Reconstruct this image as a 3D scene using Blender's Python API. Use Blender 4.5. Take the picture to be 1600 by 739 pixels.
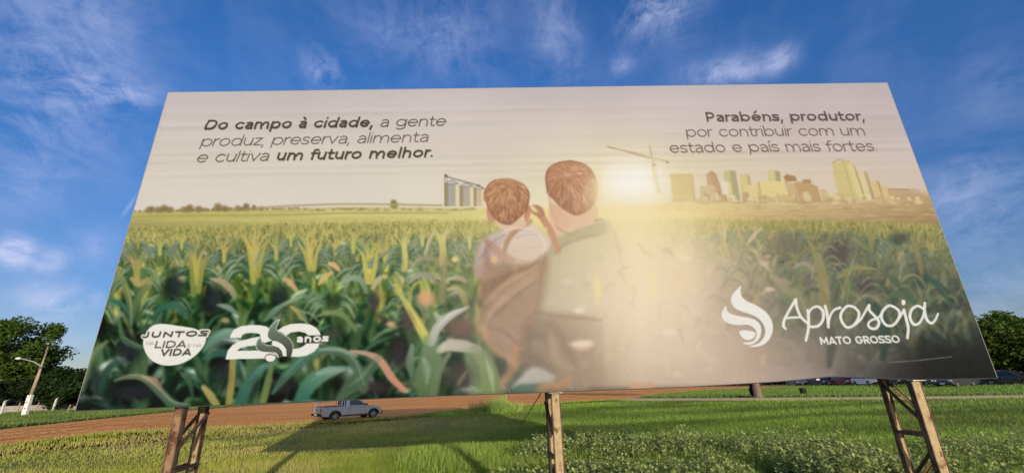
import bpy, bmesh, math, random
import numpy as np
from mathutils import Vector, Matrix
R_ = math.radians
S = bpy.context.scene
COL = S.collection
for o_ in list(bpy.data.objects): bpy.data.objects.remove(o_)
# ---------------------------------------------------------------- camera
F_PX, PITCH, ROLL, EYE = 665.5575, .3341, -.0320, 1.6
def cam_axes():
    cp, sp = math.cos(PITCH), math.sin(PITCH)
    F = Vector((0, cp, sp)); U = Vector((0, -sp, cp)); Rr = Vector((1, 0, 0)); c, s = math.cos(ROLL), math.sin(ROLL)
    return Rr*c+U*s, -Rr*s+U*c, F
CR, CU, CF = cam_axes()
cam = bpy.data.objects.new('camera', bpy.data.cameras.new('camera')); COL.objects.link(cam)
cam.matrix_world = Matrix(((CR.x, CU.x, -CF.x, 0), (CR.y, CU.y, -CF.y, 0), (CR.z, CU.z, -CF.z, EYE), (0, 0, 0, 1)))
cam.data.sensor_fit = 'HORIZONTAL'; cam.data.sensor_width = 36; cam.data.lens = 36*F_PX/1600
cam.data.clip_start = .05; cam.data.clip_end = 4000
S.camera = cam
# ---------------------------------------------------------------- world, sun, exposure
SUN_EL, SUN_AZ = 9.3, 162.3          # azimuth clockwise from +Y (the way the camera looks)
wd = bpy.data.worlds.new('World'); S.world = wd; wd.use_nodes = True
nt = wd.node_tree; nt.nodes.clear()
def N(t, **k):
    n = nt.nodes.new(t)
    for a, b in k.items(): setattr(n, a, b)
    return n
def mth(op, a, b=None, c=None, clamp=False):
    n = N('ShaderNodeMath', operation=op, use_clamp=clamp)
    for i, v in enumerate((a, b, c)):
        if v is None: continue
        if isinstance(v, (int, float)): n.inputs[i].default_value = v
        else: nt.links.new(v, n.inputs[i])
    return n.outputs[0]
sky = N('ShaderNodeTexSky', sky_type='NISHITA', sun_disc=False); sky.sun_elevation = R_(SUN_EL); sky.sun_rotation = R_(SUN_AZ)
sky.altitude = 200; sky.air_density = 1.0; sky.dust_density = .3; sky.ozone_density = 3.0
tc_ = N('ShaderNodeTexCoord'); DIR = tc_.outputs['Generated']
hsv = N('ShaderNodeHueSaturation'); hsv.inputs['Saturation'].default_value = 1.20; hsv.inputs['Value'].default_value = 1.0
sep = N('ShaderNodeSeparateXYZ'); nt.links.new(DIR, sep.inputs[0])
lowk = mth('ADD', mth('MULTIPLY', mth('MULTIPLY', sep.outputs[2], 1.7, clamp=True), .44), .42)
tint = N('ShaderNodeMixRGB', blend_type='MULTIPLY'); tint.inputs[0].default_value = 1; tint.inputs[2].default_value = (1.02, .90, 1.04, 1); nt.links.new(sky.outputs[0], tint.inputs[1]); nt.links.new(tint.outputs[0], hsv.inputs['Color']); nt.links.new(lowk, hsv.inputs['Value'])
def pix_dir(px, py): return (CF*F_PX+CR*(px-800)-CU*(py-369.5)).normalized()
def noise(scale, detail, rough, vec, dist=0.0):
    n = N('ShaderNodeTexNoise'); n.inputs['Scale'].default_value = scale; n.inputs['Detail'].default_value = detail
    n.inputs['Roughness'].default_value = rough; n.inputs['Distortion'].default_value = dist; nt.links.new(vec, n.inputs['Vector']); return n.outputs[0]
def mapped(vec, scale, rot=(0, 0, 0)):
    m = N('ShaderNodeMapping'); m.inputs['Scale'].default_value = scale; m.inputs['Rotation'].default_value = rot; nt.links.new(vec, m.inputs['Vector']); return m.outputs[0]
# clouds: patches of thin cloud placed by compass direction and height, broken up by noise
def cloud_patch(p0, p1, halfw, power):
    """a soft elongated patch lying between two directions of the sky"""
    a = pix_dir(*p0); b = pix_dir(*p1); c = (a+b).normalized(); t = (b-a); ln = max(t.length, 1e-3)*.5; t.normalize(); n_ = c.cross(t).normalized()
    def dt(v):
        q = N('ShaderNodeVectorMath', operation='DOT_PRODUCT'); nt.links.new(DIR, q.inputs[0]); q.inputs[1].default_value = v; return q.outputs['Value']
    u = mth('DIVIDE', mth('SUBTRACT', dt(t), float(c.dot(t))), ln*1.15); v = mth('DIVIDE', dt(n_), halfw)
    r = mth('ADD', mth('POWER', mth('ABSOLUTE', u), 2.0), mth('POWER', mth('ABSOLUTE', v), 2.0))
    return mth('MULTIPLY', mth('EXPONENT', mth('MULTIPLY', r, -1.0)), power)
n1 = noise(4.6, 10, .64, mapped(DIR, (1, 1, 2.2), (.3, .2, .5)), .6)
n2 = noise(15.0, 9, .68, mapped(DIR, (1.6, .8, 1.2), (.2, .6, .3)), 1.0)
n3 = noise(3.0, 5, .55, mapped(DIR, (3.2, .8, .9), (0, .15, .1)), .3)
wisp = mth('ADD', mth('MULTIPLY', n1, .6), mth('MULTIPLY', n2, .4))
ps = [((20,40),(200,90),.16,.70),((-60,150),(120,150),.10,.45),((130,146),(240,150),.022,1.15),((482,90),(520,128),.028,1.25),((560,10),(640,60),.08,.30),
      ((690,-10),(720,120),.09,.45),((850,-20),(890,110),.045,.60),((985,40),(1075,-5),.045,1.25),((1085,118),(1190,108),.026,1.15),((1200,105),(1240,78),.020,1.1),
      ((960,108),(985,96),.018,.7),((1450,305),(1600,270),.045,.60),((1430,350),(1640,330),.05,.35),((1500,160),(1620,120),.05,.25),((0,402),(45,384),.020,2.4),
      ((60,412),(100,404),.016,1.8),((20,468),(130,470),.030,.75),((70,478),(110,480),.008,1.0),((-40,300),(90,290),.05,.30),((110,395),(180,380),.03,.5),((140,470),(165,465),.012,.9),((30,520),(160,500),.06,.45),((1500,470),(1620,440),.07,.45),((200,320),(205,322),.02,.5)]
tot = None
for a in ps:
    c_ = cloud_patch(*a); tot = c_ if tot is None else mth('ADD', tot, c_)
mask = mth('MULTIPLY', mth('MINIMUM', tot, 1.5), mth('MULTIPLY', mth('SUBTRACT', wisp, .40), 3.6, clamp=True))
thin = mth('MULTIPLY', mth('SUBTRACT', mth('MULTIPLY', n1, n3), .20), 1.2, clamp=True)
mask = mth('ADD', mask, mth('MULTIPLY', thin, .42), clamp=True)
mask = mth('MULTIPLY', mask, .80, clamp=True)
# bright cloud added out of view behind the camera, to lift light on the ground
fill_bank = mth('MULTIPLY', mth('MULTIPLY', mth('SUBTRACT', mth('MULTIPLY', sep.outputs[1], -1.0), .12), 3.0, clamp=True), mth('MULTIPLY', mth('SUBTRACT', n1, .30), 3.0, clamp=True))
mx0 = N('ShaderNodeMixRGB'); nt.links.new(fill_bank, mx0.inputs[0]); nt.links.new(hsv.outputs[0], mx0.inputs[1]); mx0.inputs[2].default_value = (5.6, 5.2, 4.8, 1)
mx = N('ShaderNodeMixRGB'); nt.links.new(mask, mx.inputs[0]); nt.links.new(mx0.outputs[0], mx.inputs[1]); mx.inputs[2].default_value = (2.55, 2.75, 3.9, 1)
bg = N('ShaderNodeBackground'); bg.inputs[1].default_value = .15; nt.links.new(mx.outputs[0], bg.inputs[0])
ow = N('ShaderNodeOutputWorld'); nt.links.new(bg.outputs[0], ow.inputs[0])
sun = bpy.data.objects.new('sun', bpy.data.lights.new('sun', 'SUN')); COL.objects.link(sun)
sun.data.energy = 3.0; sun.data.angle = R_(.5); sun.data.color = (1, .88, .70)
_l = Vector((-math.sin(R_(SUN_AZ))*math.cos(R_(SUN_EL)), -math.cos(R_(SUN_AZ))*math.cos(R_(SUN_EL)), -math.sin(R_(SUN_EL))))
sun.rotation_euler = _l.to_track_quat('-Z', 'Y').to_euler(); sun.location = (10, -30, 12)
S.view_settings.view_transform = 'Standard'; S.view_settings.look = 'None'; S.view_settings.exposure = 0.70; S.view_settings.gamma = 1
S.view_settings.use_curve_mapping = False
S.cycles.max_bounces = 6; S.cycles.transparent_max_bounces = 8
# ---------------------------------------------------------------- printed artwork (numpy canvas)
import numpy as np, math, random
AX0, AY0, AX1, AY1 = 108.0, 120.0, 1570.0, 652.0     # canvas window in artwork units
AS = 1.25                                            # canvas cells per artwork unit
VPX, VPY = 758.0, -1549.0
def paint_artwork():
    rnd = random.Random(7); nr = np.random.RandomState(5)
    w = int((AX1-AX0)*AS); h = int((AY1-AY0)*AS)
    C = np.zeros((h, w, 3), np.float32)
    gx = (np.arange(w)+.5)/AS+AX0; gy = (np.arange(h)+.5)/AS+AY0
    X, Y = np.meshgrid(gx, gy); X = X.astype(np.float32); Y = Y.astype(np.float32)
    def win(x0, y0, x1, y1):
        i0 = max(0, int((x0-AX0)*AS)-1); i1 = min(w, int((x1-AX0)*AS)+2)
        j0 = max(0, int((y0-AY0)*AS)-1); j1 = min(h, int((y1-AY0)*AS)+2)
        return i0, i1, j0, j1
    def blend(sl, a, col):
        a = a[..., None]; C[sl] = C[sl]*(1-a)+np.asarray(col, np.float32)*a
    def smooth(pts, n=6):
        P = [np.array(p, float) for p in pts]
        if len(P) < 3: return P
        Q = [2*P[0]-P[1]]+P+[2*P[-1]-P[-2]]; out = []
        for i in range(1, len(Q)-2):
            a, b, c, d = Q[i-1], Q[i], Q[i+1], Q[i+2]
            for k in range(n):
                t = k/n
                out.append(.5*((2*b)+(c-a)*t+(2*a-5*b+4*c-d)*t*t+(3*b-a-3*c+d)*t**3))
        out.append(P[-1]); return out
    def stroke(pts, ws, col, alpha=1.0, soft=1.0, col2=None, n=5, raw=False):
        """tapered band along a path; ws = full widths at the control points"""
        P = [np.array(p, float) for p in pts]
        if not np.iterable(ws): ws = [ws]*len(P)
        Q = [np.array([p[0], p[1], v]) for p, v in zip(P, ws)]
        if not raw: Q = smooth(Q, n)
        m = max(q[2] for q in Q)*.5+soft+1
        xs = [q[0] for q in Q]; ys = [q[1] for q in Q]
        i0, i1, j0, j1 = win(min(xs)-m, min(ys)-m, max(xs)+m, max(ys)+m)
        if i1 <= i0 or j1 <= j0: return
        x = X[j0:j1, i0:i1]; y = Y[j0:j1, i0:i1]
        best = np.full(x.shape, 1e9, np.float32); tt = np.zeros(x.shape, np.float32)
        N = len(Q)-1
        for k in range(N):
            a, b = Q[k], Q[k+1]; dx, dy = b[0]-a[0], b[1]-a[1]; L = dx*dx+dy*dy+1e-9
            t = np.clip(((x-a[0])*dx+(y-a[1])*dy)/L, 0, 1)
            d = np.hypot(x-a[0]-t*dx, y-a[1]-t*dy)-.5*np.maximum(0, a[2]+(b[2]-a[2])*t)
            mk = d < best; best = np.where(mk, d, best); tt = np.where(mk, (k+t)/N, tt)
        al = np.clip(.5-best/soft, 0, 1)*alpha
        if col2 is None: blend((slice(j0, j1), slice(i0, i1)), al, col)
        else:
            c = np.asarray(col, np.float32)*(1-tt[..., None])+np.asarray(col2, np.float32)*tt[..., None]
            blend((slice(j0, j1), slice(i0, i1)), al, c)
    def poly(pts, col, alpha=1.0, soft=1.0, sm=0, col2=None, axis=1):
        if sm:
            P = [np.array(p, float) for p in pts]; P = smooth(P+[P[0]], sm)[:-1]
        else: P = [np.array(p, float) for p in pts]
        xs = [p[0] for p in P]; ys = [p[1] for p in P]; m = soft+1
        i0, i1, j0, j1 = win(min(xs)-m, min(ys)-m, max(xs)+m, max(ys)+m)
        if i1 <= i0 or j1 <= j0: return
        x = X[j0:j1, i0:i1]; y = Y[j0:j1, i0:i1]
        ins = np.zeros(x.shape, bool); best = np.full(x.shape, 1e9, np.float32)
        for k in range(len(P)):
            a, b = P[k], P[(k+1) % len(P)]
            if (a[1] > b[1]) != (b[1] > a[1]) or a[1] != b[1]:
                c = ((a[1] > y) != (b[1] > y)) & (x < (b[0]-a[0])*(y-a[1])/(b[1]-a[1]+1e-12)+a[0]); ins ^= c
            dx, dy = b[0]-a[0], b[1]-a[1]; L = dx*dx+dy*dy+1e-9
            t = np.clip(((x-a[0])*dx+(y-a[1])*dy)/L, 0, 1)
            best = np.minimum(best, np.hypot(x-a[0]-t*dx, y-a[1]-t*dy))
        sd = np.where(ins, -best, best); al = np.clip(.5-sd/soft, 0, 1); al = al*al*(3-2*al) if soft > 3 else al
        al = al*alpha
        if col2 is not None:
            g = (y-min(ys))/(max(ys)-min(ys)) if axis == 1 else (x-min(xs))/(max(xs)-min(xs))
            col = np.asarray(col, np.float32)*(1-g[..., None])+np.asarray(col2, np.float32)*g[..., None]
        blend((slice(j0, j1), slice(i0, i1)), al, col)
    def blob(cx, cy, rx, ry, col, alpha=1.0, p=2.0):
        i0, i1, j0, j1 = win(cx-rx*2.2, cy-ry*2.2, cx+rx*2.2, cy+ry*2.2)
        if i1 <= i0 or j1 <= j0: return
        r = ((X[j0:j1, i0:i1]-cx)/rx)**2+((Y[j0:j1, i0:i1]-cy)/ry)**2
        blend((slice(j0, j1), slice(i0, i1)), np.exp(-r**(p/2))*alpha, col)
    def vnoise(sx, sy, seed):
        r = np.random.RandomState(seed); nx = int((AX1-AX0)/sx)+3; ny = int((AY1-AY0)/sy)+3
        g = r.rand(ny, nx).astype(np.float32)
        fx = (X-AX0)/sx; fy = (Y-AY0)/sy; ix = fx.astype(int); iy = fy.astype(int); fx -= ix; fy -= iy
        fx = fx*fx*(3-2*fx); fy = fy*fy*(3-2*fy)
        return (g[iy, ix]*(1-fx)+g[iy, ix+1]*fx)*(1-fy)+(g[iy+1, ix]*(1-fx)+g[iy+1, ix+1]*fx)*fy
    def table(xs, ys, T):
        T = np.asarray(T, np.float32)
        if T.ndim == 2: T = T[..., None]
        rows = [np.stack([np.interp(gx, xs, T[r, :, c]) for c in range(T.shape[2])], -1) for r in range(len(ys))]
        rows = np.array(rows); f = np.interp(gy, ys, np.arange(len(ys))); i = np.minimum(f.astype(int), len(ys)-2); f = (f-i)[:, None, None]
        return rows[i]*(1-f)+rows[i+1]*f
    # --- printed sky
    C[:] = table([108, 500, 900, 1200, 1500], [125, 165, 210, 260, 325],
        [[(196,188,186),(198,190,188),(200,190,190),(196,185,186),(194,182,184)],
         [(201,190,187),(208,197,194),(209,197,195),(205,191,190),(201,186,187)],
         [(211,201,190),(214,204,194),(214,203,190),(209,194,188),(203,188,185)],
         [(217,208,194),(219,210,195),(221,210,192),(217,201,184),(206,190,183)],
         [(222,214,203),(226,218,205),(235,226,200),(226,208,180),(212,196,184)]])
    C += ((vnoise(190, 40, 1)-.5)*7+(vnoise(60, 160, 2)-.5)*5)[..., None]
    # --- glow of the printed sun, on the sky
    def glow(cx, cy, rx, ry, col, a, p=2.): blob(cx, cy, rx, ry, col, a, p)
    glow(985, 300, 150, 70, (240,226,180), .75)
    glow(985, 286, 58, 34, (250,247,238), 1.0)
    hz = lambda x: np.interp(x, [108, 205, 300, 430, 560, 700, 900, 1100, 1300, 1480, 1570], [331, 330, 329, 326, 322, 324, 324, 316, 312, 318, 322])
    # --- far fields, left
    H = hz(X); fld = np.clip((Y-H)/2, 0, 1)
    F = table([108, 400, 700, 900, 1050, 1250, 1450, 1570], [320, 328, 338, 350, 365],
        [[(176,160,110),(190,175,125),(208,196,140),(236,222,150),(232,212,150),(208,186,140),(186,158,118),(176,148,112)],
         [(178,164,100),(196,186,116),(210,200,136),(238,224,150),(236,214,150),(206,182,132),(178,150,110),(168,140,105)],
         [(186,176,106),(200,192,116),(214,203,135),(240,226,150),(236,214,150),(204,180,128),(172,142,104),(164,132,98)],
         [(160,150,90),(184,176,108),(208,198,130),(238,222,150),(232,210,150),(190,170,118),(150,132,92),(136,118,84)],
         [(120,118,70),(158,152,92),(196,186,125),(232,214,150),(222,200,150),(160,148,108),(110,104,76),(90,92,70)]])
    F += ((vnoise(70, 2.4, 3)-.5)*16+(vnoise(7, 2.5, 4)-.5)*8)[..., None]*np.array([1, 1, .8], np.float32)
    C[:] = C*(1-fld[..., None])+F*fld[..., None]
    stroke([(205,339),(300,337),(430,336),(560,333),(700,333)], 2.2, (150,140,82), .6, 2)
    stroke([(240,345),(330,343),(430,343)], 1.2, (222,208,130), .6, 1.5)
    for i in range(60):                                            # distant tree line
        x = 208+i*4.4+rnd.uniform(-2, 2); y = float(hz(x)); r = rnd.choice([1.6,2.2,2.8,3.4,5.0]) if 230 < x < 410 else 1.6
        blob(x, y-r*.5+1, r*1.2, r, (140,122,78), .85, 4)
    for x, y, r in ((297,325,5.5),(341,324,6.5),(352,326,5),(237,327,5),(257,325,5),(385,322,4.5),(397,323,3),(615,316,4.2),(616,321,6.0)):
        blob(x, y, r*1.1, r, (134,116,74), .9, 4)
    stroke([(400,325),(470,321),(560,319),(690,321)], 3.0, (176,162,118), .9, 1.5)
    for i in range(90):
        x = rnd.uniform(430, 740); blob(x, 327+rnd.uniform(-1.5, 2), rnd.uniform(2, 7), rnd.uniform(.8, 1.8), rnd.choice([(160,148,92),(222,210,150),(150,138,84)]), .7, 4)
    # --- silos
    for x0, x1, y0, c in ((694.5, 716, 287.5, (176,170,160)), (718, 738.5, 291.5, (184,174,160)), (740, 755.5, 295, (206,188,160))):
        y1 = 322.5; w_ = x1-x0
        poly([(x0,y0),(x1,y0),(x1,y1),(x0,y1)], c, 1, .9)
        poly([(x0,y0),(x0+w_*.28,y0),(x0+w_*.28,y1),(x0,y1)], (158,145,104), .85, 1.2)
        poly([(x1-w_*.2,y0),(x1,y0),(x1,y1),(x1-w_*.2,y1)], (232,218,170), .9, 1.0)
        poly([(x0-.6,y0),((x0+x1)/2+1,y0-6),(x1+.8,y0)], (206,198,188), 1, .8)
        stroke([(x0-.6,y0),((x0+x1)/2+1,y0-6),(x1+.8,y0)], .9, (112,104,92), .9, .9, raw=True)
        stroke([(x0,y0),(x1,y0)], .9, (112,104,92), .8, .9, raw=True)
    stroke([(695,272),(695.5,322)], 1.2, (120,110,92), .9, .9, raw=True); stroke([(698.5,277),(699,288)], .8, (120,110,92), .9, .9, raw=True)
    stroke([(697,275.5),(712,280),(730,284.5),(748,289.5),(756,295)], 1.1, (108,100,90), .95, .9, raw=True)
    stroke([(698,277.5),(714,282),(732,287),(748,291)], .7, (140,130,116), .8, .8, raw=True)
    blob(697, 275, 2.4, 2.2, (96,88,76), 1, 4); blob(747.5, 290, 1.8, 1.6, (120,108,90), .9, 4)
    # --- skyline (leaning with the vertical lines of the print)
    def bld(x, y0, y1, w0, col, side=0, sc=None, top=0, lean=None):
        ln = .30*(x-1000)/400 if lean is None else lean
        dx = (y1-y0)*ln
        a, b, c, d = (x,y0),(x+w0,y0+top),(x+w0+dx,y1),(x+dx,y1)
        poly([a,b,c,d], col, .96, 1.0)
        if side:
            poly([b,(x+w0+side,y0+top+2.2),(x+w0+side+dx,y1),c], sc, .96, 1.0)
        return dx
    bld(1047,272,316,31,(222,200,140),5,(214,188,140),0,.10)
    for k in range(7): stroke([(1048.5+k*4.6,272.5),(1051+k*4.6,302)], 1.1, (198,168,108), .5, 1.2, raw=True)
    poly([(1103,274),(1110.5,266),(1112,276),(1117,302),(1107,302)], (196,164,122), .95, 1.0)
    poly([(1110.5,266),(1119,273),(1123,283),(1130,306),(1117,306),(1111,277)], (184,150,112), .95, 1.0)
    for k in range(5): stroke([(1104+k*.8,277+k*4.6),(1120+k*1.6,275+k*5)], .8, (226,200,160), .55, .9, raw=True)
    bld(1093,291,318,22,(214,190,150),4,(206,178,140),-2)
    bld(1130,267.5,311,10,(200,190,142),0,None,-1,.12); bld(1126,284,311,11,(232,222,200),0,None,0,.10); bld(1137,285,311,10,(224,208,144),0,None,0,.14)
    poly([(1139,266),(1149,267.5),(1158,318),(1147,318)], (176,162,122), .95, 1.0)
    bld(1155,273.5,318,12,(216,198,138),0,None,-1,.12); poly([(1167,272),(1172,277),(1173,290),(1169,290)], (186,162,112), .95, 1.0)
    bld(1162,289,318,22,(226,206,146),0,None,0,.16)
    bld(1198,266.5,286,12,(212,200,146),8,(170,158,112),0,.14)
    poly([(1181,284),(1225,283.5),(1236,318),(1190,319)], (230,212,146), .98, 1.0)
    poly([(1183,285),(1186,285),(1192,318),(1190,318)], (170,140,92), .6, .9)
    for k in range(7): stroke([(1187,288+k*4.2),(1228,287+k*4.2)], .7, (204,182,118), .4, .9, raw=True)
    poly([(1225,283.5),(1243,288),(1252,316),(1236,318)], (204,176,130), .98, 1.0)
    poly([(1224,277),(1229,272.5),(1243,276),(1245,283),(1228,284)], (160,122,82), .95, 1.0)
    poly([(1240,285),(1262,283),(1267,287),(1277,291),(1284,316),(1252,318)], (192,160,112), .98, 1.0)
    poly([(1253,281),(1266,280),(1268,286),(1255,287)], (170,136,94), .95, 1.0)
    for k in range(8): stroke([(1245+k*.8,290+k*3.4),(1279+k*.8,292+k*3.2)], .8, (160,128,86), .6, .9, raw=True)
    poly([(1281,296),(1291,297),(1300,315),(1286,316)], (204,182,130), .95, 1.2); poly([(1297,304),(1309,302),(1312,316),(1300,316)], (206,182,132), .95, 1.2)
    # tall tower
    poly([(1299,254.5),(1322,252),(1346,317),(1312,318)], (214,198,134), .98, 1.0)
    poly([(1322,252),(1331,253.5),(1355,316),(1344,317)], (222,206,142), .98, 1.0)
    poly([(1331,254),(1336,262),(1358,316),(1352,316)], (178,156,104), .95, 1.0)
    for k in range(15): stroke([(1300.5+k*.9,258.5+k*4),(1321+k*1.45,256.5+k*4)], .9, (176,156,98), .55, .9, raw=True)
    stroke([(1318,254),(1335,316)], .8, (150,124,84), .7, .9, raw=True)
    for x, y in ((1307,251),(1312,250),(1317,251.5),(1303,253.5),(1325,253)): blob(x, y, 2.6, 1.5, (170,138,96), .7, 3)
    poly([(1340,270),(1346,266.5),(1351,268),(1365,313),(1354,315)], (222,206,158), .95, 1.2)
    poly([(1349,267),(1355,271),(1368,312),(1363,313)], (178,156,108), .9, 1.2)
    poly([(1361,284),(1370,283),(1380,313),(1370,314)], (218,190,128), .95, 1.2); poly([(1369,282),(1374,285),(1383,312),(1379,313)], (178,150,102), .9, 1.2)
    poly([(1376,290),(1385,290),(1392,313),(1382,313)], (216,192,134), .95, 1.2)
    poly([(1386,296),(1432,295.5),(1440,302),(1470,305),(1480,330),(1392,316)], (192,158,116), .9, 1.6)
    stroke([(1387,295.5),(1430,296.5)], 1.5, (142,118,88), .8, 1.2, raw=True)
    poly([(1420,296),(1438,296),(1442,303),(1424,303)], (192,176,146), .9, 1.2); poly([(1441,296),(1453,299),(1456,305),(1446,305)], (204,184,136), .9, 1.2)
    poly([(1400,316),(1412,304),(1425,300),(1440,306),(1462,308),(1478,330),(1420,332)], (176,146,106), .5, 8)
    for i in range(70):                                            # small houses and blocks filling the gaps
        x = rnd.uniform(1088, 1430); h_ = rnd.uniform(4, 17) if x < 1310 else rnd.uniform(3, 9); w2 = rnd.uniform(4, 12); y1 = 317+rnd.uniform(-2, 2)
        c = rnd.choice([(226,206,150),(206,180,128),(190,162,116),(214,196,150),(228,214,172)]); bld(x, y1-h_, y1, w2, c, rnd.choice([0, 2]), tuple(v*.86 for v in c))
    for i in range(60):
        x = rnd.uniform(1095, 1440); blob(x, rnd.uniform(300, 316), rnd.uniform(2, 7), rnd.uniform(1, 2.4), rnd.choice([(236,220,168),(176,148,104)]), .35, 3)
    for i in range(330):                                           # scrub under the skyline
        x = rnd.uniform(1040, 1480); y = rnd.uniform(311, 345)
        k = np.clip((x-1040)/240, 0, 1)
        c = rnd.choice([(222,198,142),(182,150,104),(160,130,86),(206,178,126),(196,160,112)])
        blob(x, y, rnd.uniform(3, 14), rnd.uniform(.8, 2.2), c, .12+.24*k, 4)
    # crane
    cr = (188,160,112)
    stroke([(948,229.5),(975,236),(1017,247),(1044,253)], [2.2,2.0,1.8,1.6], cr, .75, 1.0, raw=True); stroke([(950,230),(1017,248.5)], .8, (150,118,84), .85, .9, raw=True)
    stroke([(970,234),(1014,243.5),(1042,252)], .7, (214,190,140), .8, .9, raw=True)
    stroke([(1015,229),(1018.5,246)], 1.5, (176,148,108), .85, 1.0, raw=True); blob(1043, 254, 2.2, 1.6, (150,124,80), .8, 4)
    stroke([(1019,247),(1023,275),(1029,300)], [3.5,5,6], (226,204,140), .75, 1.2, raw=True)
    stroke([(1018,250),(1023,300)], .7, (188,160,110), .6, .9, raw=True); stroke([(1023,250),(1031,300)], .7, (188,160,110), .6, .9, raw=True)
    blob(1022, 258, 3, 1.4, (150,120,84), .7, 4)
    # --- corn: dark ground then plants from far to near
    yc = np.interp(X, [108, 300, 560, 760, 950, 1100, 1300, 1480, 1570], [364, 358, 350, 348, 346, 342, 344, 350, 354])
    a = np.clip((Y-yc)/26, 0, 1)[..., None]
    dark = table([108, 300, 600, 900, 1200, 1558], [350, 400, 470, 560, 650],
        [[(108,112,66),(126,124,72),(148,142,88),(180,165,115),(150,140,100),(110,105,72)],
         [(44,66,58),(52,74,60),(84,92,66),(140,125,100),(104,98,84),(66,80,62)],
         [(40,56,54),(42,60,54),(62,72,60),(120,100,88),(86,78,76),(52,64,58)],
         [(38,46,50),(44,50,52),(58,58,56),(110,90,78),(80,72,72),(50,56,55)],
         [(34,36,42),(38,40,42),(54,50,50),(100,82,72),(74,66,68),(48,48,50)]])
    dark = dark+((vnoise(26, 22, 8)-.5)*20+(vnoise(9, 11, 9)-.5)*12)[..., None]
    C[:] = C*(1-a)+dark*a
    def leafcol(kind, s, x):
        far = {'y':(196,184,104),'g':(150,150,84),'d':(112,118,66),'h':(200,192,150)}[kind]
        near = {'y':(168,160,84),'g':(88,120,82),'d':(50,84,66),'h':(140,164,140)}[kind]
        mid = {'y':(188,178,90),'g':(116,136,80),'d':(66,98,66),'h':(146,164,130)}[kind]
        c = [f*(1-s*2)+m*s*2 if s < .5 else m*(2-s*2)+n*(s*2-1) for f, m, n in zip(far, mid, near)]
        j = rnd.uniform(.78, 1.12); return tuple(min(245, v*j) for v in c)
    def plant(x, y, s, soft):
        hgt = 10+84*s; wd = 1.0+12*s; lean = rnd.uniform(-.12, .12)
        n = 3+int(5*min(1, s*2))
        for i in range(n):                                         # arching side leaves
            sd = rnd.choice((-1, 1)); r = rnd.uniform(.5, 1.15)*hgt*.75; by = y-hgt*rnd.uniform(.0, .55)
            up = rnd.uniform(.15, .75)*r; kind = rnd.choice('gdgdddhhd' if s > .16 else 'gygd')
            p = [(x, by), (x+sd*r*.4, by-up), (x+sd*r*.8, by-up*.75), (x+sd*r*1.15, by-up*.75+r*rnd.uniform(.2, .7))]
            c = leafcol(kind, s, x)
            stroke(p, [wd*.5, wd*rnd.uniform(.8, 1.3), wd*.8, .3], c, rnd.uniform(.55, .95), soft, tuple(v*rnd.uniform(.6, 1.05) for v in c), n=3)
            if s > .06 and rnd.random() < .6:
                stroke([(a_, b_-wd*.25) for a_, b_ in p[1:]], [wd*.1, wd*.5, .2], tuple(min(235, v*1.45+26) for v in c), rnd.uniform(.4, .85), soft*.9, n=3)
        stroke([(x, y), (x+lean*hgt*.5, y-hgt*.6)], [wd*1.3, wd*.8], leafcol('g', s, x), .8, soft, raw=True)
        top = 'yyyg' if s < .12 or rnd.random() < .42-.34*s else 'gggd'
        for i in range(3+(s > .1)):                                # upright top
            a_ = lean+rnd.uniform(-.42, .42); L = hgt*rnd.uniform(.5, .95); bx = x+lean*hgt*.4; by = y-hgt*.45
            p = [(bx, by), (bx+a_*L*.35, by-L*.55), (bx+a_*L*1.1, by-L)]
            stroke(p, [wd*.9, wd*rnd.uniform(.6, .95), .3], leafcol(rnd.choice(top), s, x), .9, soft, n=3)
    y = 356.0
    while y < 700:
        s = max(0, min(1, (y-352)/270.)); step = 2.0+17*s; sp = 5+80*s+(60*(s-.25) if s > .25 else 0)
        x = 100+rnd.uniform(0, sp)
        while x < 1580:
            off = float(np.interp(x, [108, 300, 560, 760, 950, 1100, 1300, 1480, 1570], [10, 5, -3, -4, -6, -8, -4, 2, 6]))
            if not (790 < x < 930 and y < 420): plant(x+rnd.uniform(-.3, .3)*sp, y+off+rnd.uniform(-.4, .4)*step+4, s, 1.0+5.5*s)
            x += sp*rnd.uniform(.7, 1.3)
        y += step
    def bigplant(x, y, s, n, lean=0., yel=(198,184,92), grn=(78,112,78)):
        for sd, up, r in ((-1,.5,1.),(1,.55,1.05),(-1,.2,.9),(1,.15,.85),(-1,.75,.6),(1,.8,.65),(1,-.1,.7),(-1,-.15,.75)):
            r = r*s*rnd.uniform(.75, 1.1)*.62; by = y+s*.25-up*s*.3; c = rnd.choice(((84,118,84),(62,98,76),(104,134,96),(92,122,84)))
            p = [(x, by+s*.1), (x+sd*r*.45, by-s*.16), (x+sd*r*.85, by-s*.10), (x+sd*r*1.2, by+s*rnd.uniform(.05, .3))]
            stroke(p, [s*.05, s*.10, s*.09, 1], c, .85, 3.5, tuple(v*.75 for v in c), n=4)
            stroke([(a, b-s*.025) for a, b in p[1:]], [1, s*.05, 1], (176,188,160), .7, 3.5, n=4)
        stroke([(x, y-s*.1), (x, y+s*.25), (x-lean*4, y+s*.62)], [s*.13, s*.17, s*.1], tuple(.5*a+.5*b for a, b in zip(yel, grn)), .9, 4, grn)
        for k in range(n):
            a = (k-(n-1)/2)/max(1, (n-1)/2); a = a*.5+rnd.uniform(-.08, .08)+lean*.1; L_ = s*rnd.uniform(.5, .75)*(1-.25*abs(a))
            stroke([(x+a*s*.06, y+s*.16), (x+a*s*.14, y-L_*.45), (x+a*s*.62, y-L_)], [s*.05, s*.055, 1], tuple(v*rnd.uniform(.9, 1.08) for v in yel), .9, 2.4, n=4)
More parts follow.
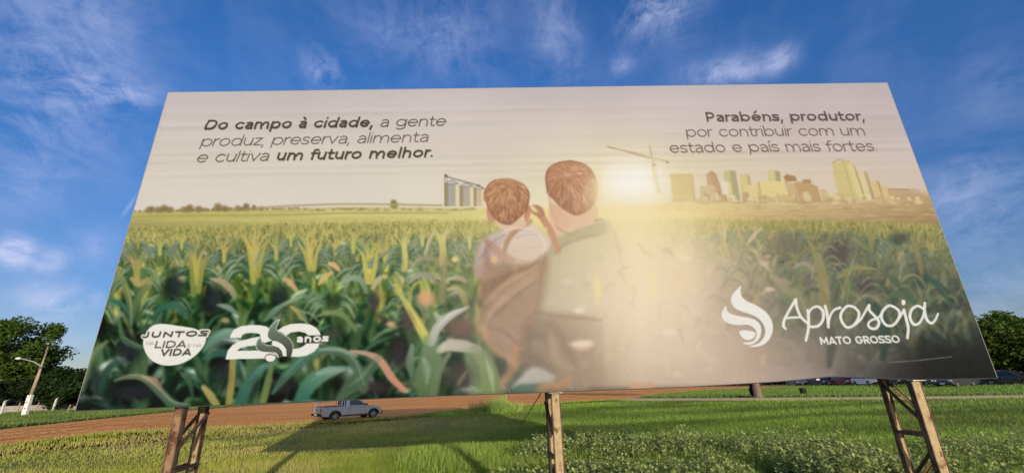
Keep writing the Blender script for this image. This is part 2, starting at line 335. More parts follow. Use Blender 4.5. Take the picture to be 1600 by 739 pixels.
    for b in ((214,432,74,6,0,(168,152,92)),(307,432,78,6,0,(176,164,84)),(250,392,40,4),(350,402,44,4),(397,412,86,7),(432,398,46,4),(484,406,72,6),(524,392,40,4),(552,388,44,4),(577,424,76,6),
              (603,412,66,5),(632,394,58,5,0,(208,196,112)),(692,388,60,6,0,(212,200,124)),(660,378,34,4,0,(206,194,120)),(734,382,36,4,0,(212,200,130)),(176,392,36,4,0,(150,144,90)),(284,384,30,4),(455,380,30,4),(216,384,30,4,0,(164,154,92)),
              (1362,382,54,5,0,(158,150,96)),(1432,402,52,5,0,(138,138,86)),(1282,402,58,5,0,(160,152,104)),(1132,368,38,4,0,(210,194,136)),(1180,366,30,4,0,(190,176,120)),(1240,368,34,4,0,(170,160,108)),(1320,370,34,4,0,(160,152,98)),(1404,372,30,4,0,(146,142,90)),
              (150,470,60,5,0,(110,118,78),(58,88,72)),(1500,440,54,5,0,(98,112,78),(58,84,68)),(520,470,60,5,0,(140,146,84)),(640,470,50,4,0,(150,150,96)),(455,492,52,4,0,(120,130,80)),(256,470,56,4,0,(96,118,80),(56,92,74))): bigplant(*b)
    # dark gaps between the near plants
    for x, y_, rx, ry, c in ((200,540,20,26,(44,48,54)),(150,500,14,26,(40,52,54)),(330,470,20,24,(46,52,54)),(205,610,46,16,(44,46,52)),(270,448,16,22,(42,56,54)),
        (350,560,20,30,(44,48,50)),(445,600,22,16,(50,50,52)),(437,470,16,20,(46,56,54)),(530,600,22,18,(54,56,52)),(625,552,17,30,(60,56,58)),(590,605,26,14,(58,52,54)),
        (584,470,9,16,(70,72,70)),(640,500,14,20,(88,76,72)),(718,585,26,26,(82,74,72)),(719,515,26,20,(122,98,86)),(575,440,12,9,(80,92,74)),(1313,398,26,26,(78,70,76)),(1352,448,28,20,(72,68,72)),
        (1263,432,8,14,(112,98,92)),(1440,430,20,24,(58,72,62)),(1405,372,20,10,(72,78,66)),(1225,380,24,16,(116,106,92)),(1190,480,26,40,(142,122,108)),(1500,470,24,30,(54,66,60)),(520,470,12,14,(62,76,64))):
        blob(x, y_, rx, ry, c, .8, 2.4)
    # --- near leaves traced one by one: (path, widths, colour, end colour, softness)
    L = [
     ([(167,533),(145,552),(134,585),(128,612)],[3,10,12,9],(128,142,92),(70,92,78),6),
     ([(157,610),(164,585),(178,568),(203,566)],[12,9,7,2],(48,80,72),(70,104,84),5),
     ([(179,594),(201,588),(226,591),(250,612),(270,630),(296,634)],[2,6,11,14,13,4],(138,136,100),(66,104,86),5),
     ([(222,589),(240,594),(252,606)],[3,9,4],(176,140,116),(150,120,96),5),
     ([(282,582),(296,597),(301,622)],[3,8,4],(92,112,80),(60,90,74),5),
     ([(318,605),(328,617),(338,632)],[7,12,11],(176,160,96),(160,146,80),4),
     ([(186,500),(192,528),(212,540),(232,545)],[3,9,9,4],(96,122,84),(60,98,82),5),
     ([(251,418),(232,442),(213,472),(204,508)],[3,7,9,5],(150,150,92),(72,104,78),4),
     ([(182,420),(196,446),(203,475),(204,508)],[4,9,10,5],(150,148,90),(72,104,78),4),
     ([(206,436),(218,443),(230,437)],[6,10,5],(178,156,104),(168,152,96),5),
     ([(172,470),(190,476),(200,490)],[4,9,4],(70,116,98),(60,100,86),5),
     ([(238,500),(250,482),(276,477),(292,497)],[3,9,10,4],(62,108,90),(70,112,90),5),
     ([(215,520),(240,508),(252,490)],[4,10,4],(56,92,78),(88,112,80),5),
     ([(296,398),(300,430),(302,460)],[3,7,8],(160,152,76),(120,134,76),3),
     ([(322,400),(314,430),(310,455)],[2,7,8],(164,152,78),(140,142,76),3),
     ([(330,436),(346,440),(360,452),(366,466)],[3,9,9,3],(182,158,136),(150,140,110),4),
     ([(318,548),(334,530),(352,520),(372,518)],[3,12,15,6],(96,138,118),(124,154,134),5),
     ([(318,560),(340,552),(362,556),(372,580)],[3,10,14,6],(66,112,96),(52,94,82),6),
     ([(385,380),(392,410),(396,440)],[2,6,8],(190,176,90),(170,164,84),3),
     ([(416,378),(408,404),(402,430)],[2,6,9],(186,172,90),(160,156,80),3),
     ([(340,476),(356,480),(370,490)],[3,8,4],(150,162,148),(110,136,118),4),
     ([(471,463),(446,474),(428,486),(418,498)],[2,6,8,4],(150,168,144),(88,126,106),3),
     ([(444,436),(454,441),(463,454)],[4,7,5],(206,162,122),(196,156,120),3),
     ([(455,479),(464,486),(472,498)],[3,6,5],(178,166,96),(150,146,86),3),
     ([(466,378),(478,400),(484,420)],[2,5,7],(188,176,92),(180,170,90),3),
     ([(504,372),(495,396),(490,420)],[2,5,8],(192,180,96),(180,170,90),3),
     ([(515,412),(522,414),(529,421)],[5,8,5],(226,176,116),(216,170,110),2.5),
     ([(498,444),(506,434),(518,426)],[3,7,4],(204,178,98),(212,170,110),2.5),
     ([(495,494),(515,488),(536,492),(554,514)],[2,6,8,5],(140,152,98),(112,130,86),4),
     ([(565,395),(570,415),(575,440)],[2,6,9],(200,188,98),(190,180,94),3),
     ([(590,392),(586,416),(580,440)],[2,7,9],(196,186,98),(180,172,90),3),
     ([(530,445),(548,434),(564,438),(572,456)],[3,8,10,5],(156,168,144),(120,144,116),4),
     ([(582,450),(590,438),(600,430)],[5,8,3],(186,168,130),(176,172,150),3),
     ([(364,563),(361,600),(357,632)],[10,10,10],(178,158,82),(150,140,72),4),
     ([(374,626),(390,596),(408,576),(426,568)],[16,17,12,5],(62,108,94),(96,136,116),6),
     ([(411,626),(418,600),(424,570)],[12,11,7],(124,138,80),(110,130,82),5),
     ([(426,614),(446,588),(474,560),(505,548),(535,551),(556,570),(568,604)],[5,13,15,12,13,16,18],(80,122,102),(92,110,82),6),
     ([(500,546),(530,546),(556,556)],[3,5,3],(140,158,132),(176,152,128),4),
     ([(466,630),(484,600),(508,584),(546,574)],[18,24,18,3],(62,118,96),(128,154,132),6),
     ([(496,584),(514,578),(536,577)],[4,9,3],(158,166,154),(150,158,140),5),
     ([(530,628),(545,606),(566,590),(590,560)],[8,20,22,12],(86,110,80),(78,104,82),6),
     ([(548,549),(572,552),(594,563),(614,592),(632,609)],[4,7,11,11,7],(184,160,136),(212,132,104),3.5),
     ([(626,460),(636,476),(650,500),(668,532)],[4,9,13,13],(192,182,98),(204,192,92),4),
     ([(668,530),(674,560),(664,590),(664,622)],[14,34,30,22],(122,146,110),(96,118,76),7),
     ([(662,560),(668,580),(666,600)],[5,12,5],(146,166,142),(110,134,100),5),
     ([(644,540),(640,565),(644,590)],[5,12,6],(130,150,128),(90,118,90),5),
     ([(674,536),(682,514),(702,494),(732,480)],[10,13,11,2],(178,176,164),(198,190,176),4),
     ([(686,547),(700,540),(722,540),(746,546)],[8,16,18,12],(196,190,164),(186,176,160),5),
     ([(742,546),(758,566),(766,590),(770,618)],[14,22,28,32],(150,156,122),(120,138,84),6),
     ([(702,552),(688,575),(680,600),(676,622)],[6,10,12,10],(124,136,106),(104,122,84),5),
     ([(716,600),(722,590),(730,578)],[4,7,2],(124,124,98),(130,124,100),4),
     ([(640,442),(655,430),(672,432),(684,442)],[2,8,9,3],(164,164,144),(140,140,118),4),
     ([(700,436),(716,434),(730,440)],[3,7,3],(188,180,158),(160,150,124),4),
     ([(700,452),(713,450),(722,460),(728,476)],[3,7,9,6],(190,182,140),(150,142,98),4),
     ([(690,470),(692,440),(696,400)],[8,9,6],(136,132,98),(150,142,100),6),
     ([(640,420),(656,404),(678,406),(692,424)],[2,5,6,2],(170,160,132),(140,132,108),3),
     ([(630,380),(634,400),(632,420)],[3,7,9],(212,200,116),(190,178,104),3.5),
     ([(686,370),(692,390),(690,410)],[4,10,9],(214,202,122),(180,168,108),3.5),
     ([(664,398),(672,372),(680,360)],[2,5,3],(206,188,140),(200,186,130),3),
     # right half
     ([(1260,370),(1272,394),(1284,428),(1290,486)],[2,8,14,18],(156,148,100),(152,144,94),4),
     ([(1238,420),(1248,413),(1262,413),(1274,424)],[2,5,6,3],(176,158,146),(160,148,126),3),
     ([(1310,434),(1322,424),(1340,418),(1372,421)],[3,6,7,2],(150,146,96),(150,148,98),3),
     ([(1322,430),(1326,448),(1322,478)],[5,10,9],(138,142,90),(98,112,80),4),
     ([(1372,420),(1394,436),(1414,458)],[4,9,3],(104,114,82),(76,94,74),3.5),
     ([(1360,432),(1382,450),(1400,480)],[2,7,3],(84,102,78),(62,84,70),3.5),
     ([(1424,372),(1432,390),(1438,414),(1440,436)],[3,6,7,4],(150,146,92),(140,120,84),3),
     ([(1448,408),(1462,404),(1468,416),(1458,428)],[3,7,7,3],(110,118,78),(92,108,74),3),
     ([(1360,352),(1360,372),(1362,392)],[3,8,6],(166,156,98),(130,132,86),3),
     ([(1330,372),(1344,380),(1362,396)],[3,6,3],(150,146,92),(120,128,84),3),
     ([(1392,380),(1404,388),(1420,386)],[3,6,3],(110,128,100),(120,132,104),3),
     ([(1186,406),(1196,414),(1206,424)],[3,7,3],(200,180,158),(180,164,140),4),
     ([(1205,430),(1218,440),(1236,442)],[4,12,4],(178,168,136),(160,150,124),5),
     ([(1192,458),(1200,451),(1212,453)],[3,6,2],(218,188,166),(200,172,150),3),
     ([(1178,480),(1184,462),(1196,455)],[6,8,4],(196,172,128),(186,160,122),4),
     ([(1226,450),(1250,468),(1262,500)],[10,18,12],(160,156,118),(136,134,100),6),
     ([(1380,470),(1396,460),(1420,462),(1440,490)],[3,9,10,4],(104,122,86),(70,100,76),4),
     ([(1120,352),(1130,376),(1136,398)],[3,6,8],(206,192,136),(196,180,130),3.5),
     ([(1150,346),(1156,366),(1160,376)],[2,4,3],(196,180,124),(186,170,118),2.5),
     ([(1166,382),(1178,368),(1188,358)],[3,5,3],(206,188,152),(200,184,146),3),
     ([(1356,470),(1376,490),(1384,520),(1380,560)],[6,16,18,8],(64,92,74),(54,72,64),6),
     ([(1440,430),(1466,446),(1488,480)],[4,10,4],(66,96,78),(54,78,68),5),
     ([(1290,500),(1300,530),(1296,570)],[10,16,8],(100,100,80),(76,78,72),8),
    ]
    for p, ws, c, c2, sf in L: stroke(p, ws, c, .88, sf, c2, n=4)
    for x, y_, rx, ry, c in ((665,466,14,13,(204,150,112)),(611,506,8,5,(206,150,118)),(577,424,5,5,(206,192,90)),(602,432,4,4,(200,180,90)),(711,405,5.5,5,(232,222,130)),
        (234,442,4,4,(190,158,100)),(283,435,7,5,(196,170,124)),(352,500,7,5,(166,150,104))):
        blob(x, y_, rx, ry, c, .9, 4)
    m_ = np.clip((Y-375)/60, 0, 1)[..., None]; C[:] = C*(1-m_)+np.clip((C-98)*1.36+84, 20, 250)*m_   # deeper gaps between the near plants
    # --- warm haze of the print
    xs = [108,400,600,700,800,900,1000,1080,1160,1240,1340,1450,1558]; ys = [330,365,400,480,550,620]
    A = table(xs, ys, [[.0,.05,.15,.28,.5,.72,.93,.74,.46,.3,.2,.15,.1],[.0,.05,.14,.3,.5,.76,.92,.74,.38,.22,.14,.10,.05],[0,.03,.12,.30,.55,.82,.94,.84,.52,.26,.14,.08,.04],[0,0,.07,.25,.6,.88,.96,.93,.74,.40,.20,.10,.05],
        [0,0,.03,.14,.55,.85,.96,.96,.90,.74,.46,.16,.05],[0,0,.02,.1,.4,.6,.9,.9,.88,.76,.5,.2,.05]])[..., 0]
    K = table(xs, ys, [[(226,210,140)]*4+[(236,220,150),(246,228,158),(250,234,170),(244,224,164),(224,200,146)]+[(186,164,124)]*4,
        [(222,206,150)]*4+[(236,216,160),(246,228,172),(252,234,182),(246,224,176),(216,192,150)]+[(150,136,112)]*4,
        [(222,206,150)]*3+[(220,200,156),(222,200,166),(240,220,184),(252,232,192),(242,218,186),(206,182,156)]+[(142,130,116)]*4,
        [(200,184,150)]*3+[(194,172,148),(204,176,152),(230,206,178),(247,226,198),(236,210,182),(194,170,150),(146,132,122),(112,104,100)]+[(92,88,88)]*2,
        [(180,160,138)]*3+[(172,150,130),(186,156,134),(206,178,150),(232,206,178),(226,200,174),(206,178,154),(170,148,132),(118,106,100)]+[(66,64,64)]*2,
        [(150,130,112)]*3+[(140,120,104),(158,132,114),(180,152,130),(206,178,152),(206,178,156),(206,178,158),(180,156,142),(112,102,98)]+[(54,53,54)]*2])
    A = A*np.clip((Y-(303+np.abs(X-1000)*.02))/34, 0, 1)**1.2
    C[:] = C*(1-A[..., None])+K*A[..., None]
    # right lower corner falls off to a plain dark grey
    d = np.clip((X-1270)/160, 0, 1)*np.clip((Y-(535-(X-1250)*.12))/60, 0, 1); d = d*d*(3-2*d)*.95
    C[:] = C*(1-d[..., None])+np.array((35,35,34), np.float32)*d[..., None]
    d = np.clip((240-X)/160, 0, 1)*np.clip((Y-560)/60, 0, 1)*.7
    C[:] = C*(1-d[..., None])+np.array((40,44,50), np.float32)*d[..., None]
    d = np.clip((Y-440)/80, 0, 1)[..., None]*.30; g_ = C.mean(2, keepdims=True); C[:] = C*(1-d)+(g_*np.array((.97, 1.0, 1.0), np.float32))*d
    # soft bright wisps left inside the haze
    for p, ws, c, sf in (([(1108,520),(1124,516),(1142,524)],[2,8,3],(236,208,184),4),([(1096,432),(1106,424),(1118,420)],[2,5,2],(224,202,178),4),([(1020,424),(1022,450),(1022,470)],[3,6,4],(248,222,160),6),
        ([(1066,395),(1068,420),(1064,450)],[8,12,8],(240,212,150),9),([(1110,570),(1130,574),(1145,580)],[2,5,2],(212,184,164),4),([(1165,520),(1185,545),(1190,580)],[6,16,10],(176,160,128),12),
        ([(1040,594),(1056,586),(1070,592)],[3,8,3],(210,182,160),5),([(1170,590),(1250,585),(1300,590)],[4,14,4],(206,178,164),16),([(1230,560),(1270,580),(1310,592)],[4,12,4],(170,148,138),14),
        ([(1118,440),(1112,470),(1116,500)],[20,26,20],(206,186,172),26),([(1155,452),(1152,480),(1165,500)],[14,20,10],(186,160,142),20)):
        stroke(p, ws, c, .5, sf)
    # --- the two figures, seen from behind
    # man: shirt, jeans
    poly([(862,372),(888,358),(915,350),(938,345),(958,358),(972,392),(980,440),(976,500),(960,540),(930,520),(880,500),(838,492),(846,430),(850,395)], (196,184,156), .62, 26, 4, (220,204,178))
    poly([(862,378),(900,356),(940,344),(950,354),(944,366),(905,372),(872,392),(858,410),(848,430),(846,410)], (158,144,116), .55, 14, 4, (190,172,144))
    poly([(852,392),(860,420),(852,470),(836,500),(826,470),(838,420)], (150,124,100), .5, 14, 4)
    poly([(838,486),(900,490),(940,500),(960,540),(950,600),(900,606),(850,596),(812,575),(805,530),(815,500)], (140,112,94), .55, 26, 4, (146,118,100))
    poly([(906,540),(930,545),(955,575),(968,606),(930,608),(915,575)], (150,126,106), .5, 14, 4)
    # boy: shirt
    poly([(778,366),(796,354),(812,350),(834,352),(850,366),(860,380),(852,396),(838,408),(806,414),(786,404),(764,392),(752,384)], (226,208,194), .95, 6, 4, (228,200,176))
    poly([(752,378),(764,368),(782,362),(790,370),(780,392),(786,410),(772,430),(752,438),(740,420),(744,396)], (208,190,184), .92, 7, 4, (186,150,134))
    stroke([(758,390),(772,378),(790,366)], 1.8, (168,148,146), .7, 2); stroke([(752,402),(764,388),(778,380)], 1.6, (170,148,146), .6, 2)
    stroke([(796,366),(812,360),(830,362)], 1.5, (196,178,172), .6, 2.5); stroke([(800,392),(822,388),(846,384)], 1.5, (206,182,166), .6, 2.5)
    for p in ([(788,363),(803,358),(812,356)],[(806,372),(824,366),(840,368)],[(744,406),(752,414),(762,418)]): stroke(p, 1.3, (190,172,172), .7, 1.8)
    # braces and the man's hand across the boy's back
    stroke([(828,346),(808,358),(794,374),(788,392)], [9,10,9,7], (196,158,122), .85, 4, (184,146,116))
    stroke([(816,352),(802,366),(792,380)], [2,2.5,2], (168,128,98), .5, 2.5)
    stroke([(760,376),(770,386),(784,398),(800,408)], [7,11,14,12], (186,144,122), .85, 6, (204,166,138))
    stroke([(762,380),(760,400),(766,420)], [6,9,8], (168,132,118), .7, 7)
    # forearm and seat
    poly([(756,412),(790,412),(830,410),(852,404),(848,440),(838,486),(815,505),(812,550),(790,545),(765,525),(752,500),(752,450)], (172,134,110), .72, 12, 4, (182,148,126))
    poly([(752,446),(776,432),(800,424),(786,444),(766,470),(756,490)], (140,106,90), .6, 9, 4)
    stroke([(758,474),(782,448),(812,430),(838,416)], [4,9,9,4], (206,168,140), .6, 5); stroke([(756,500),(778,474),(808,450),(840,432)], [4,11,10,4], (204,166,140), .55, 6)
    stroke([(764,486),(786,462),(812,444)], [2,4,2], (146,112,94), .5, 4); stroke([(762,500),(784,482),(804,476)], [2,5,2], (150,118,100), .5, 5)
    poly([(756,504),(800,480),(835,490),(828,530),(800,560),(775,545),(756,520)], (180,146,124), .5, 14, 4)
    blob(772, 405, 6, 6, (236,190,136), .95, 4)
    stroke([(752,512),(772,544),(800,560),(806,575)], [12,12,9,6], (206,154,122), .6, 7)
    stroke([(806,550),(800,575),(782,602)], [16,13,9], (196,142,110), .7, 8)
    # leaves crossing in front of the figures
    poly([(724,545),(752,542),(768,560),(776,614),(740,616),(730,580)], (134,150,108), .75, 8, 4)
    poly([(798,606),(812,590),(830,574),(848,576),(868,590),(850,598),(826,600)], (204,196,188), .92, 6, 4, (180,184,172))
    poly([(794,612),(812,600),(836,600),(850,598),(842,614)], (84,120,104), .85, 5, 4)
    poly([(834,612),(848,598),(872,596),(894,584),(890,600),(876,612)], (196,150,104), .95, 4, 4, (170,126,84))
    stroke([(861,528),(868,556),(880,572),(896,574)], [6,13,15,5], (190,172,146), .65, 8, (176,158,130))
    poly([(886,538),(906,532),(926,532),(920,545),(904,546)], (240,216,190), .8, 7, 4)
    poly([(898,482),(913,480),(912,489),(899,489)], (240,222,196), .7, 3, 3); stroke([(885,434),(902,440),(912,460)], [4,12,6], (224,204,184), .6, 8)
    stroke([(928,432),(932,450),(938,470)], [6,13,8], (246,218,150), .65, 10); stroke([(930,490),(950,530),(960,580)], [20,30,30], (196,178,144), .4, 26)
    blob(892, 452, 34, 22, (196,184,156), .35); blob(962, 440, 20, 60, (236,212,190), .5)
    v_ = np.clip((X-820)/170, 0, 1)*np.clip((Y-352)/60, 0, 1)*.50+np.clip((X-740)/90, 0, 1)*np.clip((Y-400)/60, 0, 1)*.16
    C[:] = C*(1-v_[..., None])+K*v_[..., None]
    # dark lower strip
    d = np.clip((Y-(600-(X-1000)*.012))/9, 0, 1)*np.clip((X-888)/40, 0, 1)*np.clip((1280-X)/120, 0, 1)*.62
    C[:] = C*(1-d[..., None])+np.array((84,72,58), np.float32)*d[..., None]
    poly([(980,596),(1018,597),(1022,608),(986,608)], (206,164,130), .85, 4); stroke([(700,616),(800,613),(900,608)], 3, (70,64,56), .4, 5)
    # heads
    def head(cx, cy, pts, base, dk, lt, whx, why, seed, nh, hl):
        poly(pts, base, 1, 2.0, 5, dk)
        r = random.Random(seed)
        P = np.array(smooth([np.array(p, float) for p in pts]+[np.array(pts[0], float)], 5))
        x0, y0, x1, y1 = P[:, 0].min(), P[:, 1].min(), P[:, 0].max(), P[:, 1].max()
        def inside(x, y, s=.94):
            x = cx+(x-cx)/s; y = cy+(y-cy)/s; c = False
            for k in range(len(P)-1):
                a, b = P[k], P[k+1]
                if (a[1] > y) != (b[1] > y) and x < (b[0]-a[0])*(y-a[1])/(b[1]-a[1])+a[0]: c = not c
            return c
        for i in range(nh):
            x = r.uniform(x0, x1); y = r.uniform(y0, y1)
            if not inside(x, y): continue
            dx, dy = x-whx, y-why; q = math.hypot(dx, dy)+.01; dx /= q; dy = dy/q+.75*min(1, q/25.); q2 = math.hypot(dx, dy); dx /= q2; dy /= q2
            l = hl*r.uniform(.5, 1.4); ex, ey = x+dx*l, y+dy*l
            if not inside(ex, ey, .97): continue
            u = r.random(); c = lt if u < .42 else dk if u < .8 else base
            stroke([(x, y), ((x+ex)/2+r.uniform(-.6, .6), (y+ey)/2), (ex, ey)], [.5, 1.1, .3], c, r.uniform(.4, .95), .9, raw=True)
    # boy's neck, ears, head
    poly([(780,334),(816,330),(822,352),(808,358),(790,360),(776,352)], (228,196,168), .95, 4, 4)
    poly([(760,326),(768,330),(774,346),(766,347),(761,338)], (206,152,128), 1, 1.6, 4); poly([(824,322),(829,322),(829,335),(824,344),(820,344)], (206,150,124), 1, 1.8, 4)
    head(793, 313, [(758,312),(757,300),(763,289),(772,282),(785,279),(798,279.5),(812,284),(822,291),(827,303),(826,316),(822,330),(812,340),(800,350),(790,351),(778,346),(768,336),(762,326)],
         (192,142,104), (150,104,78), (234,188,142), 797, 291, 3, 1100, 8)
    stroke([(757,314),(757,300),(764,288),(774,281)], 1.6, (140,92,66), .8, 1.6); stroke([(824,296),(827,304),(825,320),(820,340)], 1.6, (142,94,66), .8, 1.6)
    blob(797, 322, 12, 14, (168,120,92), .35); blob(787, 312, 8, 10, (216,164,118), .4); blob(794, 346, 9, 5, (170,128,108), .6)
    # man's neck and head
    poly([(858,318),(900,322),(930,318),(932,346),(905,356),(880,366),(866,360),(858,340)], (226,184,152), .97, 3, 4, (230,194,162))
    poly([(857,306),(866,318),(882,332),(894,344),(880,362),(868,352),(860,332)], (222,182,156), .6, 7, 4)
    head(894, 292, [(854,288),(853,272),(859,262),(870,256),(884,253),(893,252.5),(908,256),(920,262),(929,274),(934,290),(933,306),(926,322),(914,332),(900,337),(888,332),(876,324),(862,310),(856,304)],
         (196,144,110), (168,120,92), (236,190,150), 885, 274, 9, 1500, 10)
    stroke([(855,300),(853,276),(860,261),(876,254),(893,252)], 1.6, (128,82,56), .8, 1.6); stroke([(893,252),(912,257),(924,267),(931,280)], 1.5, (150,98,66), .8, 1.6)
    poly([(854,284),(870,282),(888,300),(896,326),(880,324),(862,308),(856,302)], (146,104,82), .32, 7, 4)
    blob(887, 274, 6, 3, (236,196,160), .6); blob(925, 306, 12, 26, (226,186,140), .5); blob(934, 290, 7, 40, (240,214,160), .6)
    stroke([(857,300),(862,328),(872,350)], [1.5,2,1], (204,158,130), .6, 2)
    stroke([(929,345),(937,343),(941,344)], 1.2, (96,84,60), .8, 1.2)
    # hand at the boy's ear
    stroke([(872,392),(862,364),(850,344),(844,334)], [9,10,11,10], (206,156,124), .95, 3, (196,146,116))
    stroke([(844,338),(834,332),(828,327)], [6,5,3], (188,140,112), .95, 1.5); stroke([(846,334),(840,326),(833,321)], [7,5,3], (196,146,118), .95, 1.5)
    stroke([(848,334),(845,326),(838,321)], [7,5,3], (186,138,110), .95, 1.5); stroke([(832,329),(838,331)], 2, (238,216,176), .8, 1.5)
    blob(853, 358, 2, 2, (246,220,180), .8)
    # veil of light over the man's right side
    glow(972, 325, 52, 64, (246,228,184), .55); glow(1000, 420, 90, 120, (244,222,186), .35)
    glow(988, 287, 44, 28, (252,249,240), .85)
    # the print itself is soft: near leaves and the figures were out of focus
    def blur(A_, r_):
        for ax in (0, 1, 0, 1):
            k_ = 2*r_+1; pad = [(0, 0)]*3; pad[ax] = (r_+1, r_); B_ = np.cumsum(np.pad(A_, pad, mode='edge').astype(np.float64), axis=ax)
            A_ = (np.take(B_, range(k_, B_.shape[ax]), axis=ax)-np.take(B_, range(0, B_.shape[ax]-k_), axis=ax))/k_
        return A_.astype(np.float32)
    B1 = blur(C, 2); m1 = (np.clip((Y-385)/70, 0, 1)*.75)[..., None]; C[:] = C*(1-m1)+B1*m1
    B2 = blur(C, 3); m2 = (np.clip(1-(((X-860)/150)**2+((Y-500)/128)**2), 0, .35)/.35*.6)[..., None]; C[:] = C*(1-m2)+B2*m2
    B3 = blur(C, 1); m3 = .55; C[:] = C*(1-m3)+B3*m3
    m4 = (np.clip((Y-400)/60, 0, 1)*np.clip(1-A*1.6, 0, 1))[..., None]; C[:] = C*(1-m4)+np.clip((C-100)*1.30+98, 20, 250)*m4
    m5 = (np.clip((Y-345)/60, 0, 1)*np.clip(1-A*1.2, 0, 1)*.28)[..., None]; g_ = C.mean(2, keepdims=True); C[:] = C*(1-m5)+(g_*np.array((1.0, 1.03, .95), np.float32)+4)*m5
    gr = ((vnoise(3.2, 3.2, 61)-.5)*6+(vnoise(8, 8, 62)-.5)*5)*(1-.75*A); C += gr[..., None]*np.clip(.25+(Y[..., None]-330)/120, .2, 1)
    # charcoal gaps and the sharpest near leaves, back on top of the soft ones
    for x, y_, rx, ry, c in ((200,545,17,20,(46,50,55)),(335,468,15,20,(46,52,54)),(210,612,40,13,(42,44,49)),(275,446,12,18,(44,54,54)),(350,585,16,22,(44,47,48)),(440,602,18,13,(50,50,50)),(437,462,11,16,(46,54,54)),(398,600,8,20,(40,44,44)),
        (625,552,15,26,(62,58,60)),(584,470,8,14,(74,74,72)),(640,498,11,17,(92,80,76)),(720,588,20,20,(86,78,74)),(722,512,20,15,(126,104,92)),(590,604,22,13,(60,55,54)),(158,470,10,16,(46,60,60)),(150,590,10,20,(44,52,54)),(480,545,14,8,(62,64,58)),(520,520,16,9,(70,74,62)),
        (1313,400,22,24,(82,74,80)),(1350,447,24,17,(74,70,74)),(1262,434,6,12,(118,104,98)),(1405,374,16,8,(78,82,70)),(1440,440,14,18,(62,72,64)),(1390,420,12,9,(84,88,76)),(1290,372,12,6,(110,106,84)),(1480,470,16,20,(58,66,60)),(1400,490,18,14,(66,70,64)),(1240,390,12,8,(128,116,100))):
        if x < 1200: blob(x, y_, rx, ry, c, .78, 3)
        else:                                                      # ragged dark hollows between the leaves on the right
            for k in range(5): blob(x+rnd.uniform(-.5, .5)*rx, y_+rnd.uniform(-.6, .6)*ry, rx*rnd.uniform(.3, .6), ry*rnd.uniform(.3, .7), c, .34, 3)
    for i in range(300):
        x = rnd.uniform(1130, 1520); y = 362+rnd.random()**.8*165; s_ = (y-345)/170; l = 10+46*s_*rnd.uniform(.6, 1.2); sd = rnd.choice((-1, 1)); t_ = min(1, max(.25, (x-1110)/160))
        dk = rnd.random() < .38; c = rnd.choice(((84,84,76),(74,82,70),(92,92,80))) if dk else rnd.choice(((164,160,108),(146,152,104),(126,138,98),(108,126,94),(178,172,140),(96,120,92)))
        up = rnd.random() < .45
        p = [(x, y), (x+sd*l*.1, y-l*.5), (x+sd*l*.3, y-l*.95)] if up else [(x, y), (x+sd*l*.35, y-l*.32), (x+sd*l*.75, y-l*.25), (x+sd*l*1.0, y+l*.15)]
        w_ = 1.5+7*s_*rnd.uniform(.5, 1.1); stroke(p, ([w_, w_*.8, .5] if up else [w_*.5, w_, w_*.8, .5]), c, (.30 if dk else .48)*t_*(.45 if y > 480 else 1), 1.6+2.6*s_, n=3)
    for p, ws, c, c2, sf in L: stroke(p, ws, c, .62, sf*.8, c2, n=4)
    for p, ws, c, c2, sf in L[::2]:
        if max(ws) > 8: stroke([(a_+1, b_-max(ws)*.18) for a_, b_ in p[1:]], [.5]+[max(ws)*.28]*(len(p)-3)+[.5] if len(p) > 3 else [.5, .5], tuple(min(235, v*1.2+26) for v in c), .45, sf*.8, n=4)
    for x, y_, rx, ry, c, al in ((1046,519,13,6,(248,228,204),.5),(1058,584,8,6,(232,206,180),.5),(1112,563,9,4,(224,198,176),.5),(910,537,18,5,(246,226,202),.6),(905,485,8,4,(244,228,204),.6),(1072,404,10,5,(248,230,200),.5),(1092,470,12,14,(226,206,188),.4),
        (1195,412,7,4,(214,192,168),.6),(1202,452,7,4,(224,200,178),.7),(885,440,10,5,(232,214,192),.5),(1128,500,10,6,(214,188,166),.4),(934,450,5,26,(250,228,164),.5),(1022,440,5,26,(252,232,170),.45),(950,520,8,60,(226,214,184),.30)):
        blob(x, y_, rx, ry, c, al, 3)
